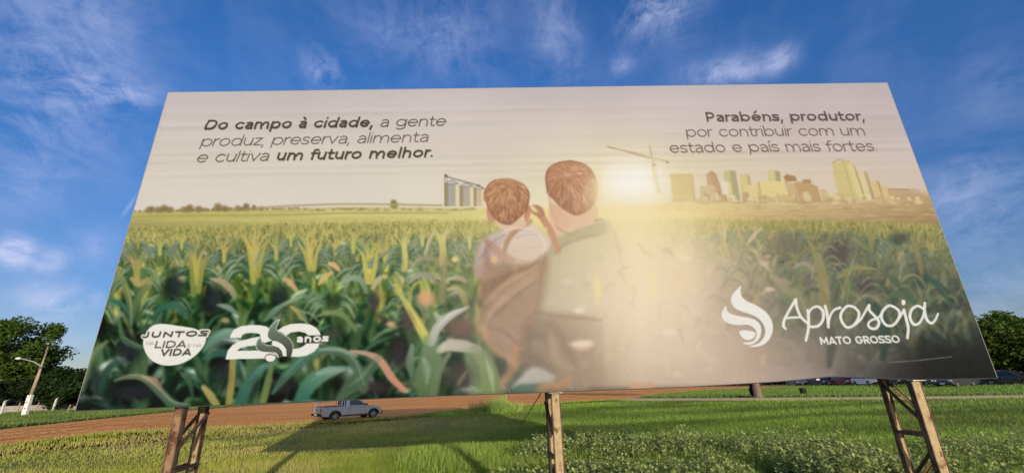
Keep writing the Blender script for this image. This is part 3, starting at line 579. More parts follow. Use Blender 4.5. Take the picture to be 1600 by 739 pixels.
    # folds and limbs that still read through the glow
    F_ = [([(852,396),(846,430),(842,462),(836,488)],[3,5,6,3],(158,132,110),.55,5),([(846,400),(830,416),(800,428),(770,452)],[2,5,6,3],(132,100,82),.5,5),([(840,424),(806,446),(778,474),(762,500)],[2,6,7,3],(208,172,146),.5,4),
      ([(836,440),(804,464),(776,492)],[2,5,3],(136,106,88),.45,4),([(752,440),(750,470),(754,500)],[4,9,4],(130,100,84),.45,6),([(866,398),(880,384),(908,372),(936,366)],[2,4,5,2],(150,134,104),.5,4),([(938,346),(956,360),(966,386),(974,420)],[2,4,4,2],(214,196,160),.5,5),
      ([(858,400),(872,440),(866,480)],[2,6,2],(204,190,162),.4,6),([(900,380),(912,420),(908,470)],[2,8,3],(208,194,168),.35,8),([(838,488),(870,493),(905,496),(940,500)],[2,6,7,2],(150,122,104),.55,5),
      ([(828,500),(824,530),(812,560)],[8,14,8],(126,98,82),.4,9),([(862,505),(880,530),(900,570)],[4,12,6],(128,102,86),.35,9),([(764,512),(790,520),(812,540)],[3,6,3],(148,114,96),.45,5),([(790,360),(806,356),(820,358)],[2,3,2],(250,232,214),.6,3),
      ([(842,368),(852,378),(850,392)],[3,5,3],(244,226,208),.6,3),([(756,392),(764,384),(776,372)],[1.5,2.4,1.5],(146,128,132),.6,2),([(748,404),(758,396),(770,386)],[1.5,2.4,1.5],(146,128,132),.6,2),([(748,420),(758,412),(768,404)],[1.5,2.4,1.5],(150,128,126),.55,2),
      ([(784,396),(800,404),(820,408)],[1.5,3,1.5],(176,146,128),.5,3),([(868,352),(876,360),(890,366)],[2,4,2],(150,132,100),.5,3)]
    for p, ws, c, al, sf in F_: stroke(p, ws, c, al*.62, sf*1.3)
    for i in range(120):                                           # leaves faintly there inside the haze
        x = rnd.uniform(900, 1230); y = rnd.uniform(370, 590); l = rnd.uniform(10, 34); a_ = rnd.uniform(-2.6, -.5); lt = rnd.random() < .55
        p = [(x, y), (x+math.cos(a_)*l*.5, y+math.sin(a_)*l*.6), (x+math.cos(a_)*l*1.1, y+math.sin(a_)*l*.7)]
        stroke(p, [2, rnd.uniform(3, 9), 1], (250,228,196) if lt else (176,150,122), rnd.uniform(.05, .20)*(1 if x > 1000 else .6), 5, n=3)
    m6 = (np.clip((X-1030)/30, 0, 1)*np.clip((Y-240)/20, 0, 1)*np.clip((330-Y)/12, 0, 1)*.14)[..., None]; C[:] = C*(1-m6)+np.array((226,204,168), np.float32)*m6
    # --- lettering: skeleton alphabet
    def arc(cx, cy, rx, ry, a0, a1, n=16):
        return [(cx+rx*math.cos(math.radians(a0+(a1-a0)*k/n)), cy+ry*math.sin(math.radians(a0+(a1-a0)*k/n))) for k in range(n+1)]
    def glyph(ch, q):
        """strokes (centre lines) in units of the x-height, and the advance; q = stroke width"""
        e = q/2; t = 1.0; A_ = 1.40; K_ = 1.36; D_ = -.36; R = .56; sb = .10-e*.22
        ry = .51-e; rx = R-e; cx = R; X1 = 2*R
        ring = arc(cx, .5, rx, ry, 90, 450, 28)
        if ch == 'o': return [ring], X1, sb*.8
        if ch == 'c': return [arc(cx, .5, rx, ry, 42, 318)], X1*.90, sb*.7
        if ch == 'e': return [arc(cx, .5, rx, ry, 0, 318), [(e, .5), (X1-e, .5)]], X1, sb*.75
        if ch == 'b': return [[(e, e*.6), (e, A_-e*.6)], arc(cx+.02, .5, rx, ry, 90, 450, 28)], X1, sb
        if ch == 'd': return [[(X1-e, e*.6), (X1-e, A_-e*.6)], arc(cx-.02, .5, rx, ry, 90, 450, 28)], X1, sb
        if ch == 'p': return [[(e, D_+e*.6), (e, t-e*.6)], arc(cx+.02, .5, rx, ry, 90, 450, 28)], X1, sb
        if ch == 'g': return [[(X1-e, t-e*.6), (X1-e, .04)]+arc(cx, .02, rx, .40-e, 0, -140, 12), arc(cx-.02, .53, rx, ry-.03, 90, 450, 28)], X1, sb
        if ch == 'a': W = .88; return [[(.08+e*.4, .86-e*.4)]+arc(W*.47, .62, W*.53-e, .40-e, 112, 0, 12)+[(W-e, e*.6)], [(W-e, .56)]+[(W*.5, .58)]+arc(W*.42, .29, W*.42-e, .30-e*.9, 90, 270, 12)+[(W*.62, e*1.0), (W-e, .28)]], W, sb
        if ch == 'n': W = .96; return [[(e, e*.6), (e, t-e*.6)], [(e, .5)]+arc(W/2, .5, W/2-e, .51-e, 180, 0, 14)+[(W-e, e*.6)]], W, sb
        if ch == 'h': W = .96; return [[(e, e*.6), (e, A_-e*.6)], [(e, .5)]+arc(W/2, .5, W/2-e, .51-e, 180, 0, 14)+[(W-e, e*.6)]], W, sb
        if ch == 'u': W = .96; return [[(W-e, e*.6), (W-e, t-e*.6)], [(e, t-e*.6), (e, .5)]+arc(W/2, .5, W/2-e, .51-e, 180, 360, 14)], W, sb
        if ch == 'm': W = 1.66; h_ = W/4+e*.25; return [[(e, e*.6), (e, t-e*.6)], [(e, .5)]+arc(h_, .5, h_-e, .51-e, 180, 0, 12)+[(W/2, e*.6)], [(W/2, .5)]+arc(W-h_, .5, h_-e, .51-e, 180, 0, 12)+[(W-e, e*.6)]], W, sb
        if ch == 'r': W = .56; return [[(e, e*.6), (e, t-e*.6)], [(e, .45)]+arc(W, .52, W-e, .49-e, 170, 92, 8)], W, sb*.5
        if ch == 's': W = .80; return [[(W-.08, .84-e*.3), (W*.72, .98-e), (W*.45, 1.01-e), (W*.17, .92-e*.5), (e+.02, .74), (W*.2, .57), (W*.52, .49), (W*.86, .41), (W-e, .25), (W*.83, .09+e*.4), (W*.5, -.01+e), (W*.22, .03+e), (.02, .15+e*.3)]], W, sb*.7
        if ch == 't': W = .66; return [[(.26, 1.28-e*.4), (.26, .3), (.33, .08+e*.6), (.48, -.01+e), (W, .07+e*.4)], [(e*.4, .97-e), (W-e*.4, .97-e)]], W, sb*.55
        if ch == 'f': W = .64; return [[(.24, e*.6), (.24, 1.08), (.31, 1.3-e*.3), (.47, 1.42-e), (W, 1.38-e)], [(e*.4, .97-e), (W-.04, .97-e)]], W*.9, sb*.5
        if ch == 'i' or ch == 'í':
            s_ = [[(e, e*.6), (e, t-e*.6)]]
            s_.append([(e, 1.31), (e, 1.315)] if ch == 'i' else [(e-.02, 1.20), (e+.2, 1.42)]); return s_, q, sb
        if ch == 'l': return [[(e, e*.6), (e, A_-e*.6)]], q, sb
        if ch == 'v': W = 1.0; return [[(e*.8, t-e*.6), (W/2, e*.8), (W-e*.8, t-e*.6)]], W, .03
        if ch == 'z': W = .84; return [[(e*.8, t-e), (W-e, t-e), (e, e), (W-e*.6, e)]], W, sb*.7
        if ch == ',': return [[(e, e*.9), (e*.4, -.25)]], q, sb
        if ch == '.': return [[(e*1.1, e*1.1), (e*1.15, e*1.1)]], q*1.2, sb
        if ch == 'à': s_, a_, b_ = glyph('a', q); return s_+[[(.28, 1.42), (.50, 1.20)]], a_, b_
        if ch == 'é': s_, a_, b_ = glyph('e', q); return s_+[[(.48, 1.20), (.72, 1.44)]], a_, b_
        # capitals, in units where the cap height is K_
        k = K_
        if ch == 'P': W = 1.0; return [[(e, e*.6), (e, k-e*.6)], [(e, k-e), (W*.55, k-e)]+arc(W*.55, k*.66-e*.1, W*.45-e, k*.34-e*.9, 90, -90, 10)+[(e, k*.32+e*.7)]], W, sb
        if ch == 'D': W = 1.32; return [[(e, e*.9), (e, k-e), (W*.45, k-e)]+arc(W*.45, k/2, W*.55-e, k/2-e, 90, -90, 14)+[(e, e)]], W, sb
        if ch == 'J': W = .95; return [[(W-e, k-e*.6), (W-e, k*.42)]+arc(W/2+.02, k*.34, W/2-e, k*.36-e, 0, -150, 10)], W, sb
        if ch == 'U': W = 1.2; return [[(e, k-e*.6), (e, k*.45)]+arc(W/2, k*.42, W/2-e, k*.43-e, 180, 360, 14)+[(W-e, k-e*.6)]], W, sb
        if ch == 'N': W = 1.22; return [[(e, e*.6), (e, k-e), (W-e, e), (W-e, k-e*.6)]], W, sb
        if ch == 'M': W = 1.45; return [[(e, e*.6), (e*1.2, k-e), (W/2, k*.25), (W-e*1.2, k-e), (W-e, e*.6)]], W, sb
        if ch == 'T': W = 1.12; return [[(e*.5, k-e), (W-e*.5, k-e)], [(W/2, k-e), (W/2, e*.6)]], W, sb*.4
        if ch == 'O': W = 1.46; return [arc(W/2, k/2, W/2-e, k/2-e, 90, 450, 30)], W, sb*.7
        if ch == 'G': W = 1.36; return [arc(W/2, k/2, W/2-e, k/2-e, 42, 350, 22)+[(W-e, k*.5-e*.3), (W*.62, k*.5-e*.3)]], W, sb*.7
        if ch == 'R': W = 1.05; return [[(e, e*.6), (e, k-e)], [(e, k-e), (W*.55, k-e)]+arc(W*.55, k*.68-e*.1, W*.43-e, k*.32-e*.9, 90, -90, 10)+[(e, k*.36+e*.7)], [(W*.5, k*.38), (W-e*.6, e*.6)]], W, sb*.7
        if ch == 'S': W = 1.04; return [[(W-.08, k*.82), (W*.75, k-e*1.05), (W*.48, k-e), (W*.18, k*.93-e*.6), (e+.02, k*.74), (W*.22, k*.57), (W*.52, k*.50), (W*.84, k*.42), (W-e, k*.25), (W*.83, k*.08+e*.4), (W*.5, e), (W*.22, e*1.1), (.03, k*.15+e*.2)]], W, sb*.7
        if ch == 'L': W = .9; return [[(e, k-e*.6), (e, e), (W-e*.5, e)]], W, sb*.6
        if ch == 'I': return [[(e, e*.6), (e, k-e*.6)]], q, sb
        if ch == 'A': W = 1.3; return [[(e*.8, e*.6), (W/2, k-e*.8), (W-e*.8, e*.6)], [(W*.24, k*.27), (W*.76, k*.27)]], W, .02
        if ch == 'V': W = 1.26; return [[(e*.8, k-e*.6), (W/2, e*.8), (W-e*.8, k-e*.6)]], W, .02
        if ch == 'E': W = .95; return [[(W-e*.5, k-e), (e, k-e), (e, e), (W-e*.4, e)], [(e, k/2), (W*.86, k/2)]], W, sb*.8
        return [], .42, 0
    def text(runs, P0, P1, xh, slant, col, alpha=1.0, grow=0.0, up=None, soft=1.0, track=.0):
        """runs = [(string, stroke width)], baseline from P0 to P1, xh = x-height in artwork units"""
        items = []; pen = 0.0
        for s, q in runs:
            for ch in s:
                if ch == ' ': pen += .66; continue
                st, adv, sb = glyph(ch, q)
                pen += sb+track; items.append((st, pen, q)); pen += adv+sb+track
        x_off = items[0][1]; tot = pen-x_off-.05
        bx, by = P1[0]-P0[0], P1[1]-P0[1]; ln = math.hypot(bx, by); ux, uy = bx/ln, by/ln; sx = ln/tot
        for st, off, q in items:
            for pl in st:
                pts = []
                for (a, b) in pl:
                    d = (off-x_off+a)*sx; x = P0[0]+ux*d; y = P0[1]+uy*d
                    if up is None: vx, vy = (VPX-x), (VPY-y)
                    else: vx, vy = up
                    vl = -vy; vx /= vl; vy /= vl
                    pts.append((x+(vx+slant)*b*xh, y+vy*b*xh))
                stroke(pts, q*xh*.96+grow, col, alpha, soft, raw=True)
    tc = (98,84,74)
    text([('Do campo à cidade, ', .28), ('a gente', .14)], (318.5,203.8), (696,197.0), 11.8, .19, (82,70,64))
    text([('produz, preserva, alimenta', .135)], (312.5,229.4), (668.5,222.0), 12.1, .19, (96,82,72))
    text([('e cultiva ', .135), ('um futuro melhor.', .28)], (306,254.6), (677,246.0), 12.3, .19, (84,74,60))
    text([('Parabéns, produtor,', .27)], (1104.2,190.6), (1352,189.0), 10.9, 0, (98,84,80))
    text([('por contribuir com um', .14)], (1073,214.4), (1353.2,212.0), 11.7, 0, (106,92,84))
    text([('estado e país mais fortes.', .14)], (1047,239.6), (1371,236.6), 12.2, 0, (106,92,84))
    stroke([(612,254),(640,253.3)], .8, (190,178,165), .8, 1)
    # --- round badge
    wh = (240,236,226); f = lambda p: [(210+x/8.21, 490+y/8.21) for x, y in p]
    poly(f([(330,128),(430,135),(560,155),(700,175),(800,200),(880,250),(918,310),(895,400),(820,500),(720,580),(600,638),(470,663),(350,655),(240,610),(160,530),(117,430),(112,340),(150,240),(195,180),(255,142)]), wh, 1, 1.0, 4)
    J0, J1 = f([(72,312),(935,288)])
    text([('JUNTOS', .42)], J0, J1, 6.9, .32, wh, 1, 4.2, (0,-1)); text([('JUNTOS', .40)], J0, J1, 6.9, .32, (72,66,56), 1, 0, (0,-1))
    a, b = f([(142,402),(246,398)]); text([('NA', .13)], a, b, 3.9, .25, (120,114,100), 1, 0, (0,-1))
    a, b = f([(250,443),(655,432)]); text([('LIDA', .27)], a, b, 8.2, .30, (76,70,58), 1, 0, (0,-1))
    a, b = f([(680,428),(858,424)]); text([('E NA', .13)], a, b, 3.7, .25, (120,114,100), 1, 0, (0,-1))
    a, b = f([(318,545),(718,533)]); text([('VIDA', .34)], a, b, 8.2, .30, (76,70,58), 1, 0, (0,-1))
    # --- twenty-year mark
    f = lambda p: [(340+x/8.21, 490+y/8.21) for x, y in p]
    poly(f([(155,310),(170,262),(215,198),(300,160),(420,143),(540,146),(620,160),(665,192),(660,250),(665,310),(690,345),(600,375),(565,350),(548,290),(545,268),(520,252),(450,245),(370,248),(320,270),(300,308)]), wh, 1, 1)
    poly(f([(545,288),(420,315),(280,352),(190,400),(130,470),(100,585),(600,572),(640,530),(740,525),(780,565),(770,530),(735,505),(600,490),(520,470),(250,475),(290,440),(380,415),(495,405),(500,350)]), wh, 1, 1)
    poly(f([(765,215),(840,165),(940,130),(1080,122),(1180,135),(1260,175),(1310,235),(1322,276),(1160,278),(1120,242),(1040,226),(940,240),(875,280),(830,245)]), wh, 1, 1)
    poly(f([(1304,380),(1290,430),(1230,490),(1140,535),(1040,552),(940,550),(970,450),(1040,442),(1100,415),(1140,378)]), wh, 1, 1)
    poly(f([(795,75),(740,100),(670,180),(642,250),(650,310),(700,345),(770,355),(840,390),(885,450),(888,548),(945,548),(968,430),(940,345),(880,287),(790,235),(752,190),(770,140)]), (128,146,126), 1, 1, 3, (70,70,62))
    poly(f([(697,346),(760,352),(830,388),(880,450),(885,545),(838,545),(822,480),(780,432),(697,405)]), wh, 1, 1)
    poly(f([(552,290),(505,350),(492,420),(540,478),(640,494),(745,500),(782,560),(832,545),(800,462),(740,422),(640,405),(575,372)]), (128,146,126), 1, 1, 3, (70,70,62))
    stroke(f([(795,75),(740,100),(670,180),(642,250),(650,310),(697,345)]), .9, wh, 1, .9); stroke(f([(795,75),(770,140),(752,190),(790,235),(880,287),(940,345),(968,430),(945,548)]), .9, wh, 1, .9)
    stroke(f([(552,290),(505,350),(492,420),(540,478),(640,494),(745,500),(782,560)]), .9, wh, 1, .9); stroke(f([(552,300),(575,372),(640,405),(697,410)]), .9, wh, 1, .9)
    poly(f([(604,545),(640,517),(700,517),(752,545),(740,595),(690,622),(640,615),(606,578)]), (90,92,80), 1, .9, 4)
    poly(f([(614,548),(645,530),(700,530),(742,548),(730,588),(690,612),(642,606),(615,576)]), wh, 1, .9, 4)
    a, b = f([(1006,368),(1418,356)]); text([('anos', .34)], a, b, 9.0, .1, (70,62,54), .9, 2.2, (0,-1)); text([('anos', .34)], a, b, 9.0, .1, (244,238,230), 1, 0, (0,-1))
    # --- flame mark and script wordmark
    f = lambda p: [(1120+x/4.444, 440+y/4.444) for x, y in p]
    poly(f([(172,25),(140,52),(106,95),(100,140),(125,182),(175,207),(240,228),(290,255),(325,300),(337,350),(318,400),(280,432),(225,446),(262,452),(320,438),(368,395),(389,335),(385,280),(360,232),(320,192),(260,157),(205,132),(174,100),(166,62)]), wh, 1, 1, 3)
    poly(f([(65,163),(40,200),(34,235),(52,270),(95,292),(150,300),(208,298),(252,315),(275,350),(270,390),(242,416),(178,424),(215,436),(262,425),(300,385),(310,330),(297,290),(262,262),(210,247),(150,237),(98,222),(72,200)]), wh, 1, 1, 3)
    poly(f([(153,348),(172,338),(200,337),(250,343),(268,357),(262,382),(240,400),(208,404),(175,386)]), wh, 1, 1, 3)
    S_ = [([(480,328),(463,304),(472,258),(508,190),(548,124)],[3,4.6,4.4,4.2,4.4]), ([(548,124),(556,180),(586,246),(636,292)],[4.4,4.2,4.0,3.6]), ([(472,252),(520,249),(578,246)],[3.4,3.4,3.4]),
      ([(632,196),(638,260),(636,330),(620,406)],[3.6,4.4,4.4,4.2]), ([(632,240),(655,190),(700,172),(738,205),(738,262),(705,306),(655,312),(634,300)],[3.2,3.4,3.8,4.4,4.6,4.2,3.8,3.4]),
      ([(752,168),(768,230),(776,314)],[4.2,4.4,4.4]), ([(776,300),(788,240),(815,196),(856,180)],[3,3.2,3.6,4.4]),
      ([(960,178),(910,168),(868,210),(864,262),(900,314),(945,306),(982,258),(986,210),(955,176)],[3.8,4,4.4,4.4,4,4,4.2,4,3.8]),
      ([(960,300),(1000,262),(1036,200),(1058,164)],[3.2,3.4,3.8,4.4]), ([(1058,164),(1062,200),(1100,240),(1128,282),(1108,322),(1070,322),(1052,296),(1072,268),(1120,250),(1150,215)],[4.4,4,4,4.4,4.2,4,3.6,3.4,3.4,3.4]),
      ([(1238,178),(1195,166),(1152,206),(1146,258),(1180,302),(1226,300),(1262,256),(1268,208),(1236,176)],[3.8,4,4.4,4.4,4,4,4.2,4,3.8]),
      ([(1246,282),(1272,246),(1300,196)],[3.2,3.4,4]), ([(1300,196),(1316,260),(1330,320),(1324,390)],[4.2,4.4,4.4,4]), ([(1296,138),(1297,150)],[6,6]),
      ([(1432,186),(1392,168),(1352,196),(1342,250),(1368,296),(1404,288),(1432,240),(1442,190)],[3.6,4,4.4,4.4,4.2,3.8,3.6,3.6]), ([(1444,148),(1442,200),(1458,262),(1490,288),(1518,262),(1536,222)],[4.2,4.4,4.4,4,3.6,3.2])]
    for p, ws in S_: stroke(f(p), ws, wh, 1, 1.0, n=5)
    a, b = f([(724,436),(1278,424)]); text([('MATO GROSSO', .29)], a, b, 8.9, 0, wh, 1, 0, None)
    # small scuffs and tears on the vinyl
    stroke([(1224,408),(1222,410)], 1.6, (60,48,44), 1, 1, raw=True); stroke([(1216,411),(1224,408),(1228,409)], .8, (90,74,66), .8, 1, raw=True)
    for p in ([(1390,566),(1420,564),(1442,562)],[(1440,562),(1487,557)],[(734,602),(742,606),(748,612)],[(786,602),(791,607),(797,612)],[(792,600),(796,606)],[(862,598),(874,606)],[(888,602),(896,608)]):
        stroke(p, .8, (190,184,176), .7, 1.0, raw=True)
    return np.clip(C, 0, 255)
# ---------------------------------------------------------------- helpers
def ray(px, py): return pix_dir(px, py)
def ground(px, py, z=0.0):
    """the point of the flat ground that shows at that place of the photograph"""
    d = ray(px, py); t = (z-EYE)/d.z; return Vector((d.x*t, d.y*t, z))
def on_plane(px, py, p0, n):
    d = ray(px, py); o = Vector((0, 0, EYE)); t = (p0-o).dot(n)/d.dot(n); return o+d*t
def srgb(r, g, b):
    f = lambda c: ((c/255+.055)/1.055)**2.4 if c/255 > .04045 else c/255/12.92
    return (f(r), f(g), f(b))
MATS = {}
def mat(name, col, rough=.8, metal=0.0, spec=.3, var=0.0, vscale=3.0, bump=0.0, bscale=40.0, coat=0.0, attr=None, trans=0.0):
    if name in MATS: return MATS[name]
    m = bpy.data.materials.new(name); m.use_nodes = True; t = m.node_tree; b = t.nodes['Principled BSDF']
    b.inputs['Base Color'].default_value = (*col, 1); b.inputs['Roughness'].default_value = rough; b.inputs['Metallic'].default_value = metal
    b.inputs['Specular IOR Level'].default_value = spec; b.inputs['Coat Weight'].default_value = coat
    if attr:
        a = t.nodes.new('ShaderNodeAttribute'); a.attribute_name = attr; t.links.new(a.outputs['Color'], b.inputs['Base Color'])
    elif var > 0:
        tc = t.nodes.new('ShaderNodeTexCoord'); n = t.nodes.new('ShaderNodeTexNoise'); n.inputs['Scale'].default_value = vscale; n.inputs['Detail'].default_value = 7; n.inputs['Roughness'].default_value = .65
        t.links.new(tc.outputs['Object'], n.inputs['Vector'])
        r = t.nodes.new('ShaderNodeValToRGB'); r.color_ramp.elements[0].position = .3; r.color_ramp.elements[1].position = .7
        r.color_ramp.elements[0].color = (*[c*(1-var) for c in col], 1); r.color_ramp.elements[1].color = (*[min(1, c*(1+var)) for c in col], 1)
        t.links.new(n.outputs[0], r.inputs[0]); t.links.new(r.outputs[0], b.inputs['Base Color'])
    if bump > 0:
        tc = t.nodes.new('ShaderNodeTexCoord'); n = t.nodes.new('ShaderNodeTexNoise'); n.inputs['Scale'].default_value = bscale; n.inputs['Detail'].default_value = 6
        t.links.new(tc.outputs['Object'], n.inputs['Vector']); bp = t.nodes.new('ShaderNodeBump'); bp.inputs['Strength'].default_value = bump; bp.inputs['Distance'].default_value = .05
        t.links.new(n.outputs[0], bp.inputs['Height']); t.links.new(bp.outputs[0], b.inputs['Normal'])
    if trans > 0:
        tr = t.nodes.new('ShaderNodeBsdfTranslucent'); mx_ = t.nodes.new('ShaderNodeMixShader'); mx_.inputs[0].default_value = trans
        out = t.nodes['Material Output']
        if attr: t.links.new(a.outputs['Color'], tr.inputs[0])
        else: tr.inputs[0].default_value = (*col, 1)
        t.links.new(b.outputs[0], mx_.inputs[1]); t.links.new(tr.outputs[0], mx_.inputs[2]); t.links.new(mx_.outputs[0], out.inputs[0])
    MATS[name] = m; return m
def tag(o, label=None, cat=None, group=None, kind=None):
    for k, v in (('label', label), ('category', cat), ('group', group), ('kind', kind)):
        if v: o[k] = v
    return o
def link(name, me, parent=None, m=None):
    o = bpy.data.objects.new(name, me); COL.objects.link(o)
    if m: me.materials.append(m)
    if parent: o.parent = parent
    return o
def empty(name, loc=(0, 0, 0), rz=0.0):
    o = bpy.data.objects.new(name, None); COL.objects.link(o); o.location = loc; o.rotation_euler = (0, 0, rz); o.empty_display_size = .2; return o
def copy_tree(o, parent=None):
    c = o.copy(); COL.objects.link(c); c.parent = parent
    for ch in o.children: copy_tree(ch, c)
    return c
def from_np(name, V, Fc, m=None, parent=None, smooth=False, colors=None, attr='Col', nper=None):
    """mesh from numpy arrays; all faces have the same number of corners"""
    me = bpy.data.meshes.new(name); V = np.ascontiguousarray(V, np.float32); Fc = np.ascontiguousarray(Fc, np.int32); k = Fc.shape[1]; nf = len(Fc)
    me.vertices.add(len(V)); me.vertices.foreach_set('co', V.ravel()); me.loops.add(nf*k); me.loops.foreach_set('vertex_index', Fc.ravel())
    me.polygons.add(nf); me.polygons.foreach_set('loop_start', np.arange(0, nf*k, k, dtype=np.int32)); me.polygons.foreach_set('loop_total', np.full(nf, k, np.int32))
    me.update(calc_edges=True)
    if smooth: me.polygons.foreach_set('use_smooth', np.ones(nf, bool))
    if colors is not None:
        ca = me.color_attributes.new(attr, 'FLOAT_COLOR', 'POINT'); c4 = np.ones((len(V), 4), np.float32); c4[:, :3] = colors; ca.data.foreach_set('color', c4.ravel())
    return link(name, me, parent, m)
class MB:
    """collects simple solids and links them as one mesh"""
    def __init__(s): s.bm = bmesh.new()
    def box(s, c, d, rot=None, bev=0.0):
        r = bmesh.ops.create_cube(s.bm, size=1.0); M = Matrix.Translation(c) @ (rot.to_4x4() if rot else Matrix()) @ Matrix.Diagonal((*d, 1)); bmesh.ops.transform(s.bm, matrix=M, verts=r['verts'])
        if bev: bmesh.ops.bevel(s.bm, geom=list({e for v in r['verts'] for e in v.link_edges}), offset=bev, segments=2, affect='EDGES', profile=.6)
        return s
    def bar(s, a, b, w, h, up=Vector((0, 1, 0))):
        a = Vector(a); b = Vector(b); z = (b-a); L = z.length; z.normalize(); x = up.cross(z)
        if x.length < 1e-4: x = Vector((1, 0, 0)).cross(z)
        x.normalize(); y = z.cross(x); rot = Matrix((x, y, z)).transposed(); return s.box((a+b)/2, (w, h, L), rot)
    def tube(s, pts, rad, seg=8, caps=True):
        pts = [Vector(p) for p in pts]; rad = rad if hasattr(rad, '__len__') else [rad]*len(pts); rings = []
        for i, p in enumerate(pts):
            d = (pts[min(i+1, len(pts)-1)]-pts[max(i-1, 0)]).normalized(); x = d.cross(Vector((0, 0, 1)))
            if x.length < .05: x = d.cross(Vector((0, 1, 0)))
            x.normalize(); y = d.cross(x)
            rings.append([s.bm.verts.new(p+(x*math.cos(2*math.pi*k/seg)+y*math.sin(2*math.pi*k/seg))*rad[i]) for k in range(seg)])
        for a, b in zip(rings[:-1], rings[1:]):
            for k in range(seg): s.bm.faces.new((a[k], a[(k+1) % seg], b[(k+1) % seg], b[k]))
        if caps: s.bm.faces.new(rings[0][::-1]); s.bm.faces.new(rings[-1])
        return s
    def prism(s, pts, y0, y1):
        """outline in x,z extruded along y"""
        a = [s.bm.verts.new((x, y0, z)) for x, z in pts]; b = [s.bm.verts.new((x, y1, z)) for x, z in pts]; n = len(pts)
        s.bm.faces.new(a); s.bm.faces.new(b[::-1])
        for i in range(n): s.bm.faces.new((a[i], b[i], b[(i+1) % n], a[(i+1) % n]))
        return s
    def loft(s, rings, close=True, caps=True):
        R = [[s.bm.verts.new(p) for p in r] for r in rings]
        for a, b in zip(R[:-1], R[1:]):
            n = len(a)
            for k in range(n if close else n-1): s.bm.faces.new((a[k], a[(k+1) % n], b[(k+1) % n], b[k]))
        if caps: s.bm.faces.new(R[0][::-1]); s.bm.faces.new(R[-1])
        return s
    def lathe(s, prof, c, axis='Y', seg=24):
        rings = []
        for (t, r) in prof:
            ring = []
            for k in range(seg):
                a = 2*math.pi*k/seg; p = {'Y': (r*math.cos(a), t, r*math.sin(a)), 'Z': (r*math.cos(a), r*math.sin(a), t), 'X': (t, r*math.cos(a), r*math.sin(a))}[axis]
                ring.append(s.bm.verts.new(Vector(p)+Vector(c)))
            rings.append(ring)
        for a, b in zip(rings[:-1], rings[1:]):
            for k in range(seg): s.bm.faces.new((a[k], a[(k+1) % seg], b[(k+1) % seg], b[k]))
        s.bm.faces.new(rings[0][::-1]); s.bm.faces.new(rings[-1]); return s
    def build(s, name, m, parent=None, smooth=False, bevel=0.0):
        bmesh.ops.recalc_face_normals(s.bm, faces=s.bm.faces); me = bpy.data.meshes.new(name); s.bm.to_mesh(me); s.bm.free()
        if smooth:
            for p in me.polygons: p.use_smooth = True
        o = link(name, me, parent, m)
        if bevel:
            b = o.modifiers.new('bevel', 'BEVEL'); b.width = bevel; b.segments = 2; b.limit_method = 'ANGLE'
        return o
def sheet(name, pts, z, m, label=None):
    """flat polygon on the ground, finely enough outlined to follow its curve"""
    me = bpy.data.meshes.new(name); bm = bmesh.new(); f = bm.faces.new([bm.verts.new((p[0], p[1], z)) for p in pts])
    bmesh.ops.triangulate(bm, faces=[f]); bmesh.ops.recalc_face_normals(bm, faces=bm.faces); bm.to_mesh(me); bm.free()
    return tag(link(name, me, None, m), kind='structure')
def jitter(pts, step, amp, seed):
    r = random.Random(seed); out = []
    for a, b in zip(pts, pts[1:]+pts[:1]):
        L = math.hypot(b[0]-a[0], b[1]-a[1]); n = max(1, min(60, int(L/step)))
        for k in range(n):
            t = k/n; j = amp*min(1, L/6)
            out.append((a[0]+(b[0]-a[0])*t+r.uniform(-j, j), a[1]+(b[1]-a[1])*t+r.uniform(-j, j)))
    return out
rnd = random.Random(11); nr = np.random.RandomState(11)
# ---------------------------------------------------------------- ground materials
def ground_mat(name, stops, s1, s2, bump, bs, stretch=(1, 1, 1)):
    m = bpy.data.materials.new(name); m.use_nodes = True; t = m.node_tree; b = t.nodes['Principled BSDF']; b.inputs['Roughness'].default_value = .95; b.inputs['Specular IOR Level'].default_value = .03
    tc = t.nodes.new('ShaderNodeTexCoord'); mp = t.nodes.new('ShaderNodeMapping'); mp.inputs['Scale'].default_value = stretch; mp.inputs['Rotation'].default_value = (0, 0, -.42); t.links.new(tc.outputs['Object'], mp.inputs[0])
    a = t.nodes.new('ShaderNodeTexNoise'); a.inputs['Scale'].default_value = s1; a.inputs['Detail'].default_value = 8; a.inputs['Roughness'].default_value = .6; t.links.new(mp.outputs[0], a.inputs[0])
    c = t.nodes.new('ShaderNodeTexNoise'); c.inputs['Scale'].default_value = s2; c.inputs['Detail'].default_value = 8; c.inputs['Roughness'].default_value = .7; t.links.new(tc.outputs['Object'], c.inputs[0])
    mm = t.nodes.new('ShaderNodeMath'); mm.operation = 'MULTIPLY_ADD'; mm.inputs[1].default_value = .6; t.links.new(a.outputs[0], mm.inputs[0])
    m2 = t.nodes.new('ShaderNodeMath'); m2.operation = 'MULTIPLY'; m2.inputs[1].default_value = .4; t.links.new(c.outputs[0], m2.inputs[0]); t.links.new(m2.outputs[0], mm.inputs[2])
    r = t.nodes.new('ShaderNodeValToRGB'); r.color_ramp.elements[0].position = .36; r.color_ramp.elements[1].position = .64
    r.color_ramp.elements[0].color = (*stops[0], 1); r.color_ramp.elements[1].color = (*stops[2], 1); e = r.color_ramp.elements.new(.5); e.color = (*stops[1], 1)
    t.links.new(mm.outputs[0], r.inputs[0]); t.links.new(r.outputs[0], b.inputs['Base Color'])
    n = t.nodes.new('ShaderNodeTexNoise'); n.inputs['Scale'].default_value = bs; n.inputs['Detail'].default_value = 8; t.links.new(tc.outputs['Object'], n.inputs[0])
    bp = t.nodes.new('ShaderNodeBump'); bp.inputs['Strength'].default_value = bump; bp.inputs['Distance'].default_value = .25; t.links.new(n.outputs[0], bp.inputs['Height']); t.links.new(bp.outputs[0], b.inputs['Normal'])
    return m
